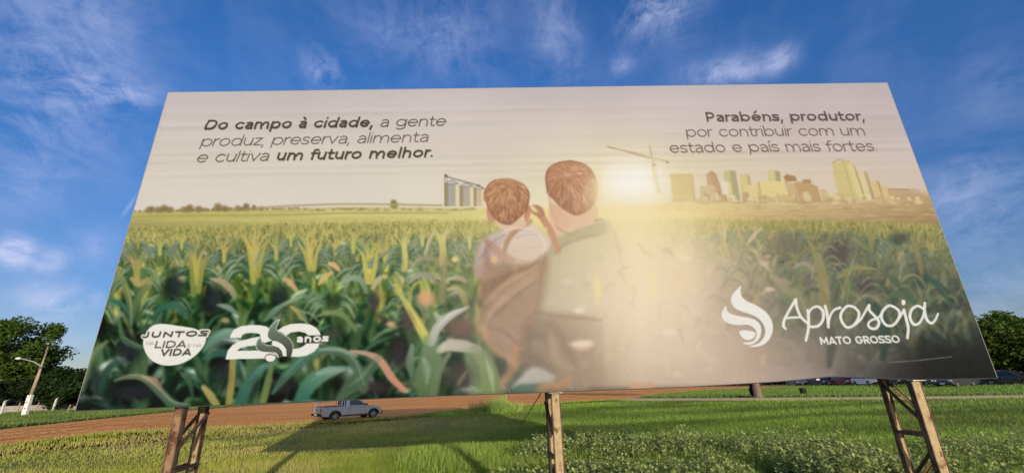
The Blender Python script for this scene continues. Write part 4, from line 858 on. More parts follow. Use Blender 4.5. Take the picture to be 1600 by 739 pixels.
M_turf = ground_mat('turf_soil', ((.24, .18, .09), (.20, .20, .07), (.16, .21, .055)), .35, 3.0, .9, 9)
M_dirt = ground_mat('red_dirt', ((.46, .175, .050), (.74, .320, .100), (.86, .47, .20)), .5, 4.0, 1.0, 5, (.10, 2.8, 1))
M_path = ground_mat('pale_path', ((.50, .37, .18), (.64, .49, .26), (.74, .60, .36)), .8, 6.0, .6, 8)
M_far = ground_mat('far_turf', ((.06, .09, .03), (.07, .12, .035), (.09, .14, .045)), .2, 2.0, .8, 5)
gp = bpy.data.meshes.new('ground'); bm = bmesh.new(); f = bm.faces.new([bm.verts.new(v) for v in ((-1500, -800, 0), (1500, -800, 0), (1500, 2200, 0), (-1500, 2200, 0))]); bm.to_mesh(gp); bm.free()
tag(link('ground', gp, None, M_turf), kind='structure')
G = lambda *p: tuple(ground(*p)[:2])
low = [G(-140, 725), G(0, 697.6), G(162, 677), G(280, 671), (G(400, 667)), G(500, 659.5), G(595, 654), G(650, 649), G(700, 643), G(800, 635), G(875, 629), G(922, 626.5), G(985, 623)]
upp = [G(1040, 616), G(1085, 611.5), G(1190, 606), G(1250, 603.6), G(1250, 600.5), G(1000, 606.5), G(800, 614), G(600, 622), G(400, 633), G(283, 642), G(162, 654), G(0, 670.5), G(-140, 690)]
sheet('dirt_road', jitter(low+upp, 1.2, .28, 3), .004, M_dirt)
M_rut = ground_mat('rut_dirt', ((.30, .115, .035), (.46, .19, .062), (.62, .30, .12)), .5, 4.0, 1.0, 5, (.10, 2.8, 1))
def track(pts, wdt, seed):
    r = random.Random(seed); P_ = []; Q_ = []
    for (x0, y0), (x1, y1) in zip(pts[:-1], pts[1:]):
        L = math.hypot(x1-x0, y1-y0); n = max(2, int(L/.7)); nx, ny = -(y1-y0)/L, (x1-x0)/L
        for k in range(n):
            t = k/n; w2 = wdt*r.uniform(.25, .65); o2 = r.uniform(-.05, .05); x = x0+(x1-x0)*t+nx*o2; y = y0+(y1-y0)*t+ny*o2; P_.append((x+nx*w2, y+ny*w2)); Q_.append((x-nx*w2, y-ny*w2))
    sheet('tyre_track', P_+Q_[::-1], .008, M_rut)
for i_, (c_, w_) in enumerate((([(-60, 698), (0, 688), (160, 665.5), (330, 651), (470, 641), (640, 630)], .30), ([(-60, 691), (0, 682), (160, 660.5), (330, 646.5), (470, 637)], .26), ([(0, 677), (130, 661), (300, 646)], .18), ([(200, 667), (330, 656.5), (470, 648.5), (640, 638.5), (780, 628)], .28), ([(430, 656), (560, 648), (680, 640)], .22))):
    track([G(*p) for p in c_], w_, 70+i_)
pth = [G(960, 625.6), G(1100, 625.9), G(1200, 625.6), G(1400, 624), G(1600, 621.3), G(1900, 618), G(1900, 613.5), G(1600, 617), G(1400, 619.5), G(1200, 621), G(1100, 621.7), G(985, 622.2)]
sheet('footpath', jitter(pth, 1.0, .10, 5), .008, M_path)
# ---------------------------------------------------------------- billboard
D0, YAW, XC = 4.9159, .0328, .3943
BN = Vector((-math.sin(YAW), math.cos(YAW), 0)); BX = Vector((math.cos(YAW), math.sin(YAW), 0)); BP = Vector((XC, D0, 0))
Bpt = lambda px, py, off=0.0: on_plane(px, py, BP+BN*off, BN)
cTL, cTR, cBR, cBL = (Bpt(263, 145), Bpt(1386, 130), Bpt(1558, 590), Bpt(118, 641))
board = empty('billboard', (XC, D0, 0))
tag(board, 'huge billboard picturing a man carrying a boy in a cornfield, on rusty steel legs', 'billboard')
def under(o): o.parent = board; o.matrix_parent_inverse = Matrix.Translation((-XC, -D0, 0)); return o
ART = paint_artwork()
BOW_U = (0, .125, .30, .36, .54, .65, .75, .785, .81, .85, .89, .93, 1.0)      # the lower edge of the sheet is not straight: it rides up and curls
BOW = (0, .004, .014, .020, .019, .022, .044, .062, .078, .056, .026, .008, 0)
def build_print():
    nx, ny = 1500, 560
    u = np.linspace(0, 1, nx+1)[None, :, None]; v = np.linspace(0, 1, ny+1)[:, None, None]
    v = v-np.interp(u, BOW_U, BOW)/3.98*np.clip((v-.72)/.28, 0, 1)
    tl, tr, br, bl = [np.array(c, float) for c in (cTL, cTR, cBR, cBL)]
    P = (tl*(1-u)+tr*u)*(1-v)+(bl*(1-u)+br*u)*v                  # v runs down the panel
    o = np.array((0, 0, EYE)); d = P-o; r, up, f = (np.array(a, float) for a in (CR, CU, CF)); z = d@f
    px = 800+F_PX*(d@r)/z; py = 369.5-F_PX*(d@up)/z              # where the artwork lands on the sheet
    fx = np.clip((px-AX0)*AS-.5, 0, ART.shape[1]-1.001); fy = np.clip((py-AY0)*AS-.5, 0, ART.shape[0]-1.001)
    ix = fx.astype(int); iy = fy.astype(int); fx = (fx-ix)[..., None]; fy = (fy-iy)[..., None]
    c = (ART[iy, ix]*(1-fx)+ART[iy, ix+1]*fx)*(1-fy)+(ART[iy+1, ix]*(1-fx)+ART[iy+1, ix+1]*fx)*fy
    c = c/255.; c = np.where(c > .04045, ((c+.055)/1.055)**2.4, c/12.92)*np.array(PRINT_K)
    # the vinyl hangs in shallow horizontal ripples and is not perfectly taut
    U = u[..., 0]; Vv = v[..., 0]; off = np.zeros((ny+1, nx+1)); r_ = np.random.RandomState(4)
    for v0, a, wd_, ph in ((.088, .0022, .010, 0), (.134, .0034, .011, 1), (.262, .0036, .011, 2), (.292, .0024, .009, 3), (.315, .0018, .008, 4), (.238, .0022, .009, 5), (.190, .0012, .009, 5.5), (.345, .0014, .010, 6), (.93, .0020, .012, 7), (.60, .0008, .02, 8), (.78, .0009, .02, 9)):
        line = v0+.0016*np.sin(U*7+ph)+.0008*np.sin(U*23+ph*2); amp = (3.6 if v0 < .4 else 1.2)*a*(.65+.35*np.sin(U*5.3+ph*1.7))*(1+.25*np.sin(U*31+ph))
        off += amp*np.exp(-((Vv-line)/wd_)**2)*1.0
    off += .0022*np.sin(U*9+1)*np.sin(Vv*5)+.0012*np.sin(U*29+Vv*13)
    off += .010*np.exp(-((U-.86)/.07)**2)*np.clip((Vv-.965)/.035, 0, 1)*0.6
    edge = np.clip(np.minimum(np.minimum(U, 1-U)*10, np.minimum(Vv, 1-Vv)*4)/.05, 0, 1)
    P = P-np.array(BN)*(off*edge)[..., None]
    i = np.arange(ny)[:, None]*(nx+1)+np.arange(nx)[None, :]
    Fc = np.stack([i, i+nx+1, i+nx+2, i+1], -1).reshape(-1, 4)
    return P.reshape(-1, 3), Fc, c.reshape(-1, 3)
PRINT_K = (.485, .53, .61)                                     # ink and vinyl reflectance under white paper-white
Vp, Fp, Cp = build_print()
mv = mat('printed_vinyl', (1, 1, 1), .75, spec=.02, attr='Col')
under(from_np('printed_sheet', Vp, Fp, mv, smooth=True, colors=Cp))
# hem of the sheet, wrapped round the frame
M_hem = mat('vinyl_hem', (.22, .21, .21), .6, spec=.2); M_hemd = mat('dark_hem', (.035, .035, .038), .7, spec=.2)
def strip(name, a, b, m, out, t=.006, dep=.06):
    """thin rail behind the edge a-b, from the sheet back to the frame"""
    q = MB(); d_ = (b-a).normalized(); n = BN; a2 = a-d_*.0; o_ = out*t
    vs = [a, b, b+o_, a+o_]; q.loft([[p+n*(-.001) for p in vs], [p+n*dep for p in vs]]); return under(q.build(name, m))
dn = (cBL-cTL).normalized(); rt = (cTR-cTL).normalized()
strip('hem', cTL, cTR, M_hem, Vector((0, 0, 1))); 
_pts = [cBL.lerp(cBR, t)+Vector((0, 0, float(np.interp(t, BOW_U, BOW)))) for t in np.linspace(0, 1, 60)]
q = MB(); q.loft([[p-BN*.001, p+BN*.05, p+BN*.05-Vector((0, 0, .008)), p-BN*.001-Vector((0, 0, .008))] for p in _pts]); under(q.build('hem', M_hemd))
strip('hem', cTL, cBL, M_hem, -rt); strip('hem', cTR, cBR, M_hem, rt)
M_steel = mat('grey_steel', (.30, .29, .28), .55, metal=.6, var=.25, vscale=4); M_back = mat('zinc_back', (.34, .35, .36), .5, metal=.7, var=.15, vscale=2)
q = MB(); bb = [cTL, cTR, cBR+Vector((0, 0, .09)), cBL+Vector((0, 0, .06))]; ins = [p+(sum(bb, Vector())/4-p)*.004 for p in bb]; q.loft([[p+BN*.012 for p in ins], [p+BN*.020 for p in ins]]); under(q.build('backing_panel', M_back))
for k in range(5):
    t = .02+.945*k/4; a = cTL.lerp(cBL, t); b = cTR.lerp(cBR, t); q = MB(); q.bar(a+BN*.055, b+BN*.055, .05, .06, up=BN); under(q.build('rail', M_steel))
for k in range(11):
    t = .004+.992*k/10; a = cTL.lerp(cTR, t); b = cBL.lerp(cBR, t); q = MB(); q.bar(a.lerp(b, .01)+BN*.038, a.lerp(b, .99)+BN*.038, .04, .028, up=BN); under(q.build('stud', M_steel))
# legs: pairs of old painted channel posts, braced to each other
def rust_paint(name, paint, rust, amount, sc=6.0):
    m = bpy.data.materials.new(name); m.use_nodes = True; t = m.node_tree; b = t.nodes['Principled BSDF']; b.inputs['Roughness'].default_value = .7; b.inputs['Specular IOR Level'].default_value = .25
    tc = t.nodes.new('ShaderNodeTexCoord'); mp = t.nodes.new('ShaderNodeMapping'); mp.inputs['Scale'].default_value = (1.5, 1.5, 1.0); t.links.new(tc.outputs['Object'], mp.inputs[0])
    def nz(s, d, src):
        n = t.nodes.new('ShaderNodeTexNoise'); n.inputs['Scale'].default_value = s; n.inputs['Detail'].default_value = d; n.inputs['Roughness'].default_value = .7; t.links.new(src, n.inputs[0]); return n.outputs[0]
    def rp(f, p0, p1, c0, c1):
        r = t.nodes.new('ShaderNodeValToRGB'); r.color_ramp.elements[0].position = p0; r.color_ramp.elements[1].position = p1; r.color_ramp.elements[0].color = (*c0, 1); r.color_ramp.elements[1].color = (*c1, 1); t.links.new(f, r.inputs[0]); return r.outputs[0]
    A = rp(nz(sc*3, 6, mp.outputs[0]), .3, .7, [c*.7 for c in paint], [min(1, c*1.15) for c in paint]); B = rp(nz(sc*5, 6, tc.outputs['Object']), .3, .7, [c*.5 for c in rust], [c*1.4 for c in rust])
    fac = rp(nz(sc, 8, mp.outputs[0]), amount-.04, amount+.05, (1, 1, 1), (0, 0, 0))
    mx_ = t.nodes.new('ShaderNodeMixRGB'); t.links.new(fac, mx_.inputs[0]); t.links.new(A, mx_.inputs[1]); t.links.new(B, mx_.inputs[2]); t.links.new(mx_.outputs[0], b.inputs['Base Color'])
    n = t.nodes.new('ShaderNodeBump'); n.inputs['Strength'].default_value = .5; n.inputs['Distance'].default_value = .01; t.links.new(nz(sc*8, 5, tc.outputs['Object']), n.inputs['Height']); t.links.new(n.outputs[0], b.inputs['Normal'])
    return m
M_cream = rust_paint('cream_rusty_paint', (.36, .27, .145), (.12, .045, .018), .41)
M_brown = rust_paint('brown_rusty_paint', (.25, .15, .085), (.09, .036, .020), .50)
M_rust = rust_paint('rusted_iron', (.14, .09, .06), (.07, .04, .026), .5)
def channel(pb, w, dep, ztop, m, flange=-1, name='leg', toe=None):
    """a vertical U channel standing at pb: broad web to the front, flanges behind; 5 mm lips of bare rust at the edges"""
    q = MB(); x = BX; n = BN; p = Vector((pb[0], pb[1], 0)); t = .008
    rings = []
    for z in (-.25, ztop):
        o = p+Vector((0, 0, z)); h = w/2
        rings.append([o-x*h, o+x*h, o+x*h+n*dep, o+x*(h-t)+n*dep, o+x*(h-t)+n*t, o-x*(h-t)+n*t, o-x*(h-t)+n*dep, o-x*h+n*dep])
    q.loft(rings); l = under(q.build(name, m, bevel=.003))
    e = MB()
    for s in (-1, 1):
        for z0, z1 in ((-.2, ztop-.02),):
            a = p+x*s*(w/2-.001)+n*(dep/2-.003)+Vector((0, 0, z0)); b = a+Vector((0, 0, z1-z0)); e.bar(a, b, .011, dep+.006, up=BN)
    c = e.build('edge_rust', M_rust); c.parent = l
    return l
legs = {}
TOP = 5.2
for key, px, py, off, w, dep, m in (('fl', 281, 636, .075, .088, .065, M_brown), ('fm', 868, 616, .075, .092, .055, M_cream), ('fr', 1431, 597, .075, .108, .06, M_cream),
                               ('bl', 317, 636, .52, .085, .05, M_cream), ('bm', 858, 616, .46, .085, .05, M_cream), ('br', 1384, 604, .46, .070, .045, M_cream)):
    p = Bpt(px, py, off); legs[key] = p; channel(p, w, dep, TOP, m)
M_cap = mat('weld_plate', (.55, .53, .50), .5, metal=.5)
for key in ('fl', 'fm', 'fr'):                                  # little plates where the posts meet the sheet's hem
    p = legs[key]; pl = MB().box((p.x-.0, p.y-.012, p.z+.022), (.15, .09, .010)); under(pl.build('plate', M_cap))
def brace(key_a, za, key_b, zb, w=.035, dx=0.0, m=None):
    a = Vector((legs[key_a].x+dx, legs[key_a].y+.03, za)); b = Vector((legs[key_b].x+dx, legs[key_b].y+.02, zb)); q = MB(); q.bar(a, b, w, .006); q.bar(a+Vector((w/2, 0, 0)), b+Vector((w/2, 0, 0)), .006, w*.9); under(q.build('brace', m or M_rust))
for f_, b_, sgn in (('fl', 'bl', 1), ('fm', 'bm', -1), ('fr', 'br', -1)):
    for dx in (-.05, .05):
        mm = M_rust if dx*sgn > 0 else M_brown
        for k, (z0, z1) in enumerate(((1.48, 1.08), (.40, .80), (1.75, 2.3), (2.9, 2.4), (3.0, 3.6), (4.2, 3.7), (4.3, 4.9))):
            if f_ == 'fl' and k == 1: continue
            brace(b_, z0 if k else (1.50 if f_ == 'fr' else 1.40), f_, z1, .034, dx, mm)
    for z in (.94 if f_ == 'fr' else .86, 2.35, 3.65, 5.0):
        brace(f_, z, b_, z+.01, .04, .052*sgn, M_rust); brace(f_, z, b_, z+.01, .04, -.052*sgn, M_brown)
for z in (1.62, 3.4, 5.0):
    for k_ in ('bl', 'br'): pass
    q = MB(); a = Vector((legs['bl'].x, legs['bl'].y+.03, z)); b = Vector((legs['br'].x, legs['br'].y+.03, z)); q.bar(a, b, .05, .05); under(q.build('beam', M_rust))
# thin guy wire behind the middle post
ga = Vector((legs['bm'].x-.03, legs['bm'].y+.05, 1.58)); gb = ground(806, 672)
w_ = MB(); w_.tube([ga, (ga*.5+gb*.5)-Vector((0, 0, .05)), gb], .007, 5); under(w_.build('guy_wire', M_rust))
# ---------------------------------------------------------------- grass
def inside(P, poly):
    x, y = P[:, 0], P[:, 1]; c = np.zeros(len(P), bool); n = len(poly)
    for i in range(n):
        (x0, y0), (x1, y1) = poly[i][:2], poly[(i+1) % n][:2]
        if y0 == y1: continue
        c ^= ((y0 > y) != (y1 > y)) & (x < (x1-x0)*(y-y0)/(y1-y0)+x0)
    return c
def fbm(x, y, s, seed, octv=4):
    r = np.random.RandomState(seed); v = np.zeros_like(x); a = 1.; t = 0.
    for o in range(octv):
        g = r.rand(64, 64); X = x/s; Y = y/s; i = np.floor(X).astype(int); j = np.floor(Y).astype(int); fx = X-i; fy = Y-j; fx = fx*fx*(3-2*fx); fy = fy*fy*(3-2*fy)
        i0, i1, j0, j1 = i % 64, (i+1) % 64, j % 64, (j+1) % 64
        v += a*((g[j0, i0]*(1-fx)+g[j0, i1]*fx)*(1-fy)+(g[j1, i0]*(1-fx)+g[j1, i1]*fx)*fy); t += a; a *= .5; s *= .5
    return v/t
M_blade = mat('grass_blades', (.1, .15, .04), .6, spec=.12, attr='Col', trans=.22)
def sample(n, poly, r0, r1, gam=1.0, seed=0):
    """random spots inside a ground outline, thinning out with distance from the lawn's near edge"""
    r = np.random.RandomState(seed); out = []; got = 0
    while got < n:
        q = r.rand(n*2); R = r0*r1/(r1-q*(r1-r0)) if gam == 1 else r0*(r1/r0)**q
        a = r.uniform(-1.05, 1.05, n*2); P = np.stack([R*np.tan(a), R], 1); w = r.rand(n*2) < np.cos(a)**2*1.0
        P = P[w]; P = P[inside(P, poly)]; out.append(P); got += len(P)
        if len(out) > 40: break
    return np.concatenate(out)[:n]
def blades(name, P, h, w, colors, lean=.35, seed=0, kind='stuff', segs=1):
    r = np.random.RandomState(seed); n = len(P); a = r.uniform(0, np.pi, n); dx, dy = np.cos(a), np.sin(a); la = r.uniform(0, 2*np.pi, n); l = r.uniform(0, lean, n)*h
    z0 = -.01; B = np.zeros((n, 3, 3)); B[:, 0, 0] = P[:, 0]-dx*w/2; B[:, 0, 1] = P[:, 1]-dy*w/2; B[:, 1, 0] = P[:, 0]+dx*w/2; B[:, 1, 1] = P[:, 1]+dy*w/2; B[:, :2, 2] = z0
    B[:, 2, 0] = P[:, 0]+np.cos(la)*l; B[:, 2, 1] = P[:, 1]+np.sin(la)*l; B[:, 2, 2] = h
    C = np.repeat(colors[:, None, :], 3, 1)
    o = from_np(name, B.reshape(-1, 3), np.arange(3*n).reshape(-1, 3), M_blade, colors=C.reshape(-1, 3)); return tag(o, kind=kind)
lawn = [G(-200, 760), G(-140, 727), G(0, 699.5), G(162, 678.5), G(280, 672.5), G(400, 668.5), G(500, 661), G(595, 655.5), G(650, 650.5), G(700, 644.5), G(800, 636.5), G(875, 630.3), G(922, 627.5), G(985, 626), G(1100, 626.6), G(1200, 626.3), G(1400, 624.8), G(1600, 622), G(1800, 620), (40, 3.0), (-25, 3.0)]
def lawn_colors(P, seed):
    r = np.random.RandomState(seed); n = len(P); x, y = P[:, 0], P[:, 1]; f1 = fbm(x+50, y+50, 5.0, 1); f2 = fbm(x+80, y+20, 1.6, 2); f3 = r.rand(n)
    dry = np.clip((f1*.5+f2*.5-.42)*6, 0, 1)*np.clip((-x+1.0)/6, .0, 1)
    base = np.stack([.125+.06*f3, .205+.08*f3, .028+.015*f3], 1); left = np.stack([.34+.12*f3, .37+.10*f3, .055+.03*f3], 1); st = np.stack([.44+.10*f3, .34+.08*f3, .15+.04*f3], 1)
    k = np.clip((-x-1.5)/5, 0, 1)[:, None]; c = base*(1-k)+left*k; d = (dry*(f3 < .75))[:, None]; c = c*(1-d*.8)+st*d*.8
    shade_band = fbm(x*.35+y*.1+30, y*1.4-x*.25+60, 3.2, 77); return c*(.75+.5*f2)[:, None]*(1-np.clip((x+2)/4, 0, 1)*np.clip((shade_band-.5)*3, -.3, .45))[:, None]  # stretched colour bands stand in for tree shadows across the right lawn
lo_ = low; ne = 9000; kk = nr.randint(0, len(lo_)-1, ne); tt = nr.rand(ne)[:, None]; La = np.array([p[:2] for p in lo_]); Pe = La[kk]*(1-tt)+La[kk+1]*tt; Pe += nr.normal(0, .28, (ne, 2))*np.array((.6, 1.6)); re_ = nr.rand(ne)
blades('edge_grass', Pe, .05+.13*re_**2, .02+.02*nr.rand(ne), np.stack([.20+.14*re_, .24+.12*re_, .05+.03*re_], 1), .8, 45)
P = sample(420000, lawn, 7.0, 70.0, seed=3); dist = np.hypot(P[:, 0], P[:, 1]); f2 = fbm(P[:, 0]+10, P[:, 1], 2.2, 9); keep = (nr.rand(len(P)) < np.clip(.45+1.6*(f2-.3), .25, 1)+.35*np.clip((P[:, 0]+3)/4, 0, 1))
P = P[keep]; dist = dist[keep]; f2 = f2[keep]
hh = (.055+.05*nr.rand(len(P)))*(.35+1.3*f2)*np.where(P[:, 0] < -3, .75, 1.2)*np.clip(dist/18, 1, 1.6); ww = .006*np.clip(dist/9, 1, 6)*(.7+.6*nr.rand(len(P)))
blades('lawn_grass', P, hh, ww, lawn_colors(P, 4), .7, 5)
# tall grass and broad-leaved weeds in the foreground
weed = [G(560, 790), G(610, 742), G(640, 706), G(700, 686), G(780, 678), G(850, 688), G(920, 692), G(1000, 690), G(1150, 690), G(1300, 692), G(1450, 694), G(1620, 690), G(1900, 700), (22, 4.0), (-3.0, 4.0)]
P = sample(90000, weed, 6.5, 17, seed=12); x, y = P[:, 0], P[:, 1]; n = len(P); cl = fbm(x+7, y+3, 1.1, 21); cl2 = fbm(x+70, y+13, 3.0, 22)
ed = np.clip((17.5-y)/6, .25, 1); keep = nr.rand(n) < np.clip((cl-.22)*3.2, .12, 1)*ed; P = P[keep]; cl = cl[keep]; cl2 = cl2[keep]; n = len(P)
rr = nr.rand(n); hh = (.10+.30*cl*rr+.08*cl2)*np.clip((18-P[:, 1])/7, .35, 1); rgb = np.stack([.16+.12*rr, .25+.12*rr, .04+.03*rr], 1)*(.8+.45*nr.rand(n))[:, None]
blades('tall_grass', P, hh, .011+.006*nr.rand(n), rgb, .6, 13)
def leafy(name, P, H, size, rgb, seed, per):
    """stems set with small oval leaves: per leaves for every stem"""
    r = np.random.RandomState(seed); n = len(P)*per; S_ = np.repeat(P, per, 0); Hs = np.repeat(H, per); t = r.rand(n)**.7; c = np.zeros((n, 3)); ln = np.repeat(r.normal(0, .16, (len(P), 2)), per, 0)
    c[:, 2] = .02+Hs*t; c[:, :2] = S_+ln*(Hs*t)[:, None]+r.normal(0, .022, (n, 2))
    az = r.uniform(0, 2*np.pi, n); el = r.uniform(-.3, 1.1, n); d = np.stack([np.cos(az)*np.cos(el), np.sin(az)*np.cos(el), np.sin(el)], 1); s_ = np.stack([-np.sin(az), np.cos(az), np.zeros(n)], 1)
    L = (size*(.6+.8*r.rand(n)))[:, None]; W = L*.38; V = np.stack([c, c+d*L*.5+s_*W, c+d*L, c+d*L*.5-s_*W], 1).reshape(-1, 3)
    col = np.repeat(rgb, per, 0)*(.7+.6*r.rand(n))[:, None]; col = np.repeat(col, 4, 0)
    return tag(from_np(name, V, np.arange(4*n).reshape(-1, 4), M_blade, colors=col), kind='stuff')
bush = [G(760, 790), G(800, 742), G(850, 704), G(920, 698), G(1000, 696), G(1150, 697), G(1300, 700), G(1450, 704), G(1620, 700), G(1900, 712), (22, 4.0), (-1.0, 4.0)]
P = sample(11500, bush, 6.5, 15, seed=31); x, y = P[:, 0], P[:, 1]; cl = fbm(x+17, y+33, 1.3, 41); P = P[nr.rand(len(P)) < np.clip((cl-.36)*5, .04, 1)]; cl = fbm(P[:, 0]+17, P[:, 1]+33, 1.3, 41)
rr = nr.rand(len(P)); leafy('leafy_weeds', P, .12+.50*cl*rr*rr+.1*rr, .050, np.stack([.19+.13*rr, .25+.12*rr, .07+.05*rr], 1), 32, 20)
# tussocks beside the road
def tussock(name, c, rad, h, n, seed, label):
    r = np.random.RandomState(seed); a = r.uniform(0, 2*np.pi, n); q = np.sqrt(r.rand(n))*rad; P = np.stack([c[0]+np.cos(a)*q*1.8, c[1]+np.sin(a)*q], 1); rr = r.rand(n)
    hh = h*(.45+.6*rr)*(1-.5*(q/rad)**2); return tag(blades(name, P, hh, .03+.02*rr, np.stack([.18+.10*rr, .28+.10*rr, .06+.03*rr], 1), .5, seed), label, 'grass', 'tussocks along the road edge', None)
for px, py, rad, h, n, lab in ((770, 645, .95, 1.15, 1300, 'tallest green grass tussock between the dirt road and the billboard shadow'), (722, 647, 1.2, .42, 1000, 'low spreading grass tussock just left of the tallest tussock'), (684, 651, .8, .32, 1000, 'small dark grass tussock right of the pickup, on the road edge')):
    p = ground(px, py); o = tussock('grass_tussock', p, rad, h, n, int(px), lab); o['kind'] = 'thing'; del o['kind']
# verge beyond the road, with rough grass
verge = [G(-200, 695), G(0, 670), G(162, 653), G(283, 641), G(400, 632), G(560, 622.5), G(480, 618.5), G(300, 630), G(162, 638), G(0, 645), G(-200, 655)]
r0_ = min(p[1] for p in verge); P = sample(60000, verge, 20, 70, seed=51); rr = nr.rand(len(P)); blades('verge_grass', P, .07+.26*rr*np.clip(fbm(P[:, 0], P[:, 1], 3, 8)*2.6-.6, .1, 1.5), .05+.04*rr, np.stack([.07+.07*rr, .125+.07*rr, .028+.02*rr], 1)*(.6+.8*fbm(P[:, 0], P[:, 1], 2.5, 18))[:, None], .6, 52)
field = [G(1000, 621), G(1045, 615), G(1085, 611), G(1200, 605.5), G(1250, 602), G(1420, 600), G(1900, 595), G(1900, 612), G(1600, 616.2), G(1400, 618.8), G(1200, 620.3), G(1100, 621)]
P = sample(60000, field, 25, 90, seed=61); rr = nr.rand(len(P)); blades('field_grass', P, .10+.12*rr, .05+.04*rr, np.stack([.11+.06*rr, .19+.07*rr, .035+.02*rr], 1), .7, 62)
# ---------------------------------------------------------------- trees
M_leaf = mat('tree_leaves', (.06, .1, .03), .6, spec=.08, attr='Col', trans=.15); M_bark = mat('bark', (.16, .12, .09), .9, var=.4, vscale=5, bump=.6, bscale=12)
def make_tree(name, H, Rx, crown0, seed, tint=(1, 1, 1), leaf=.34, nc=46, per=260, trunk_r=.28):
    r = random.Random(seed); rn = np.random.RandomState(seed); root = empty(name)
    q = MB(); top = Vector((r.uniform(-.3, .3), r.uniform(-.3, .3), H*.62)); q.tube([(0, 0, -.1), (0, 0, .15), (top.x*.3, top.y*.3, H*.3), top], [trunk_r*1.5, trunk_r*1.1, trunk_r*.8, trunk_r*.3], 9)
    cs = []; zc = (crown0+H)/2; hz_ = (H-crown0)/2
    for i in range(nc):
        while True:
            p = Vector((r.uniform(-1, 1), r.uniform(-1, 1), r.uniform(-1, 1)))
            if .35 < p.length < 1: break
        k = 1-.25*max(0, -p.z); c = Vector((p.x*Rx*k, p.y*Rx*k, zc+p.z*hz_)); cs.append((c, r.uniform(.16, .30)*Rx))
        if i % 5 == 0: q.tube([(top.x*.4, top.y*.4, H*r.uniform(.28, .5)), (c.x*.5, c.y*.5, c.z*.8+H*.08), c], [trunk_r*.4, trunk_r*.22, trunk_r*.06], 6)
    q.build('trunk', M_bark, root, smooth=True)
    V = []; Cc = []
    for c, rad in cs:
        n = per; d = rn.normal(0, 1, (n, 3)); d /= np.linalg.norm(d, axis=1)[:, None]; q_ = rn.rand(n)**.4; P = np.array(c)+d*(q_*rad)[:, None]*np.array((1.15, 1.15, .8))
        a = rn.normal(0, 1, (n, 3)); a[:, 2] *= .5; a /= np.linalg.norm(a, axis=1)[:, None]; b = np.cross(a, rn.normal(0, 1, (n, 3))); b /= np.linalg.norm(b, axis=1)[:, None]; L = (leaf*(.6+.8*rn.rand(n)))[:, None]
        V.append(np.stack([P-a*L*.5, P+b*L*.3, P+a*L*.5, P-b*L*.3], 1).reshape(-1, 3)); s_ = rn.uniform(.75, 1.25); rr = rn.rand(n)
        Cc.append(np.repeat(np.stack([(.032+.026*rr)*tint[0], (.062+.036*rr)*tint[1], (.012+.008*rr)*tint[2]], 1)*s_, 4, 0))
    V = np.concatenate(V); from_np('crown', V, np.arange(len(V)).reshape(-1, 4), M_leaf, root, colors=np.concatenate(Cc)); return root
def put(o, x, y, rz=0, s=1.0, label=None, cat='tree', group=None):
    o.location = (x, y, 0); o.rotation_euler = (0, 0, rz); o.scale = (s, s, s); return tag(o, label, cat, group)
def at_px(px, dist):
    """ground spot in the compass direction of photograph column px at a given forward distance"""
    d = ray(px, 620); return d.x/d.y*dist, dist
big = make_tree('broad_tree', 13.8, 5.6, 3.6, 1, (1.15, 1.1, .9), .42, 70, 260, .4)
x, y = at_px(8, 68); put(big, x, y, .4, 1.0, 'tall dense dark green tree at the left edge, behind the utility pole', group='trees behind the left fence')
o = copy_tree(big); x, y = at_px(-60, 66); put(o, x, y, 2.1, .95, 'broad green tree cut by the left edge of the view', group='trees behind the left fence')
sm = make_tree('low_tree', 5.4, 3.8, .8, 2, (.42, .48, .6), .38, 46, 240, .22)
for i, (px, dd, s, lab) in enumerate(((84, 66, 1.05, 'low dark tree just right of the tall tree, over the fence'), (112, 72, 1.05, 'low dark tree between the utility pole and the billboard edge'), (140, 66, .95, 'low round tree with brighter leaves touching the billboard left edge'), (60, 76, 1.2, 'dark tree in the shade behind the utility pole base'),
        (175, 74, 1.1, None), (215, 78, 1.2, None), (262, 80, 1.0, None))):
    o = sm if i == 0 else copy_tree(sm); x, y = at_px(px, dd); put(o, x, y, i*1.3, s, lab or 'low dark tree hidden behind the billboard, far beyond the dirt road', group='low trees behind the left fence')
rt_ = make_tree('shade_tree', 7.7, 5.2, 1.9, 3, (1.25, 1.15, 1.0), .36, 60, 240, .3)
for i, (px, dd, s, lab) in enumerate(((1592, 53, 1.0, 'leafy shade tree at the right edge, above the parked cars'), (1556, 56, 1.0, 'shade tree right beside the billboard right edge, behind the dark cars'), (1628, 50, .98, 'shade tree cut by the right edge of the view'), (1500, 60, .95, None), (1455, 64, .95, None), (1400, 68, .9, None), (1340, 74, .9, None))):
    o = rt_ if i == 0 else copy_tree(rt_); x, y = at_px(px, dd); put(o, x, y, i*1.7, s, lab or 'shade tree hidden behind the billboard, above the far parked cars', group='shade trees over the parked cars')
lt = make_tree('lone_tree', 6.6, 3.0, 3.0, 4, (1, 1, 1), .34, 36, 200, .30); p = ground(1185, 621)
put(lt, p.x, p.y, 0, 1, 'tree with thick bare trunk standing alone on the grass beside the footpath')
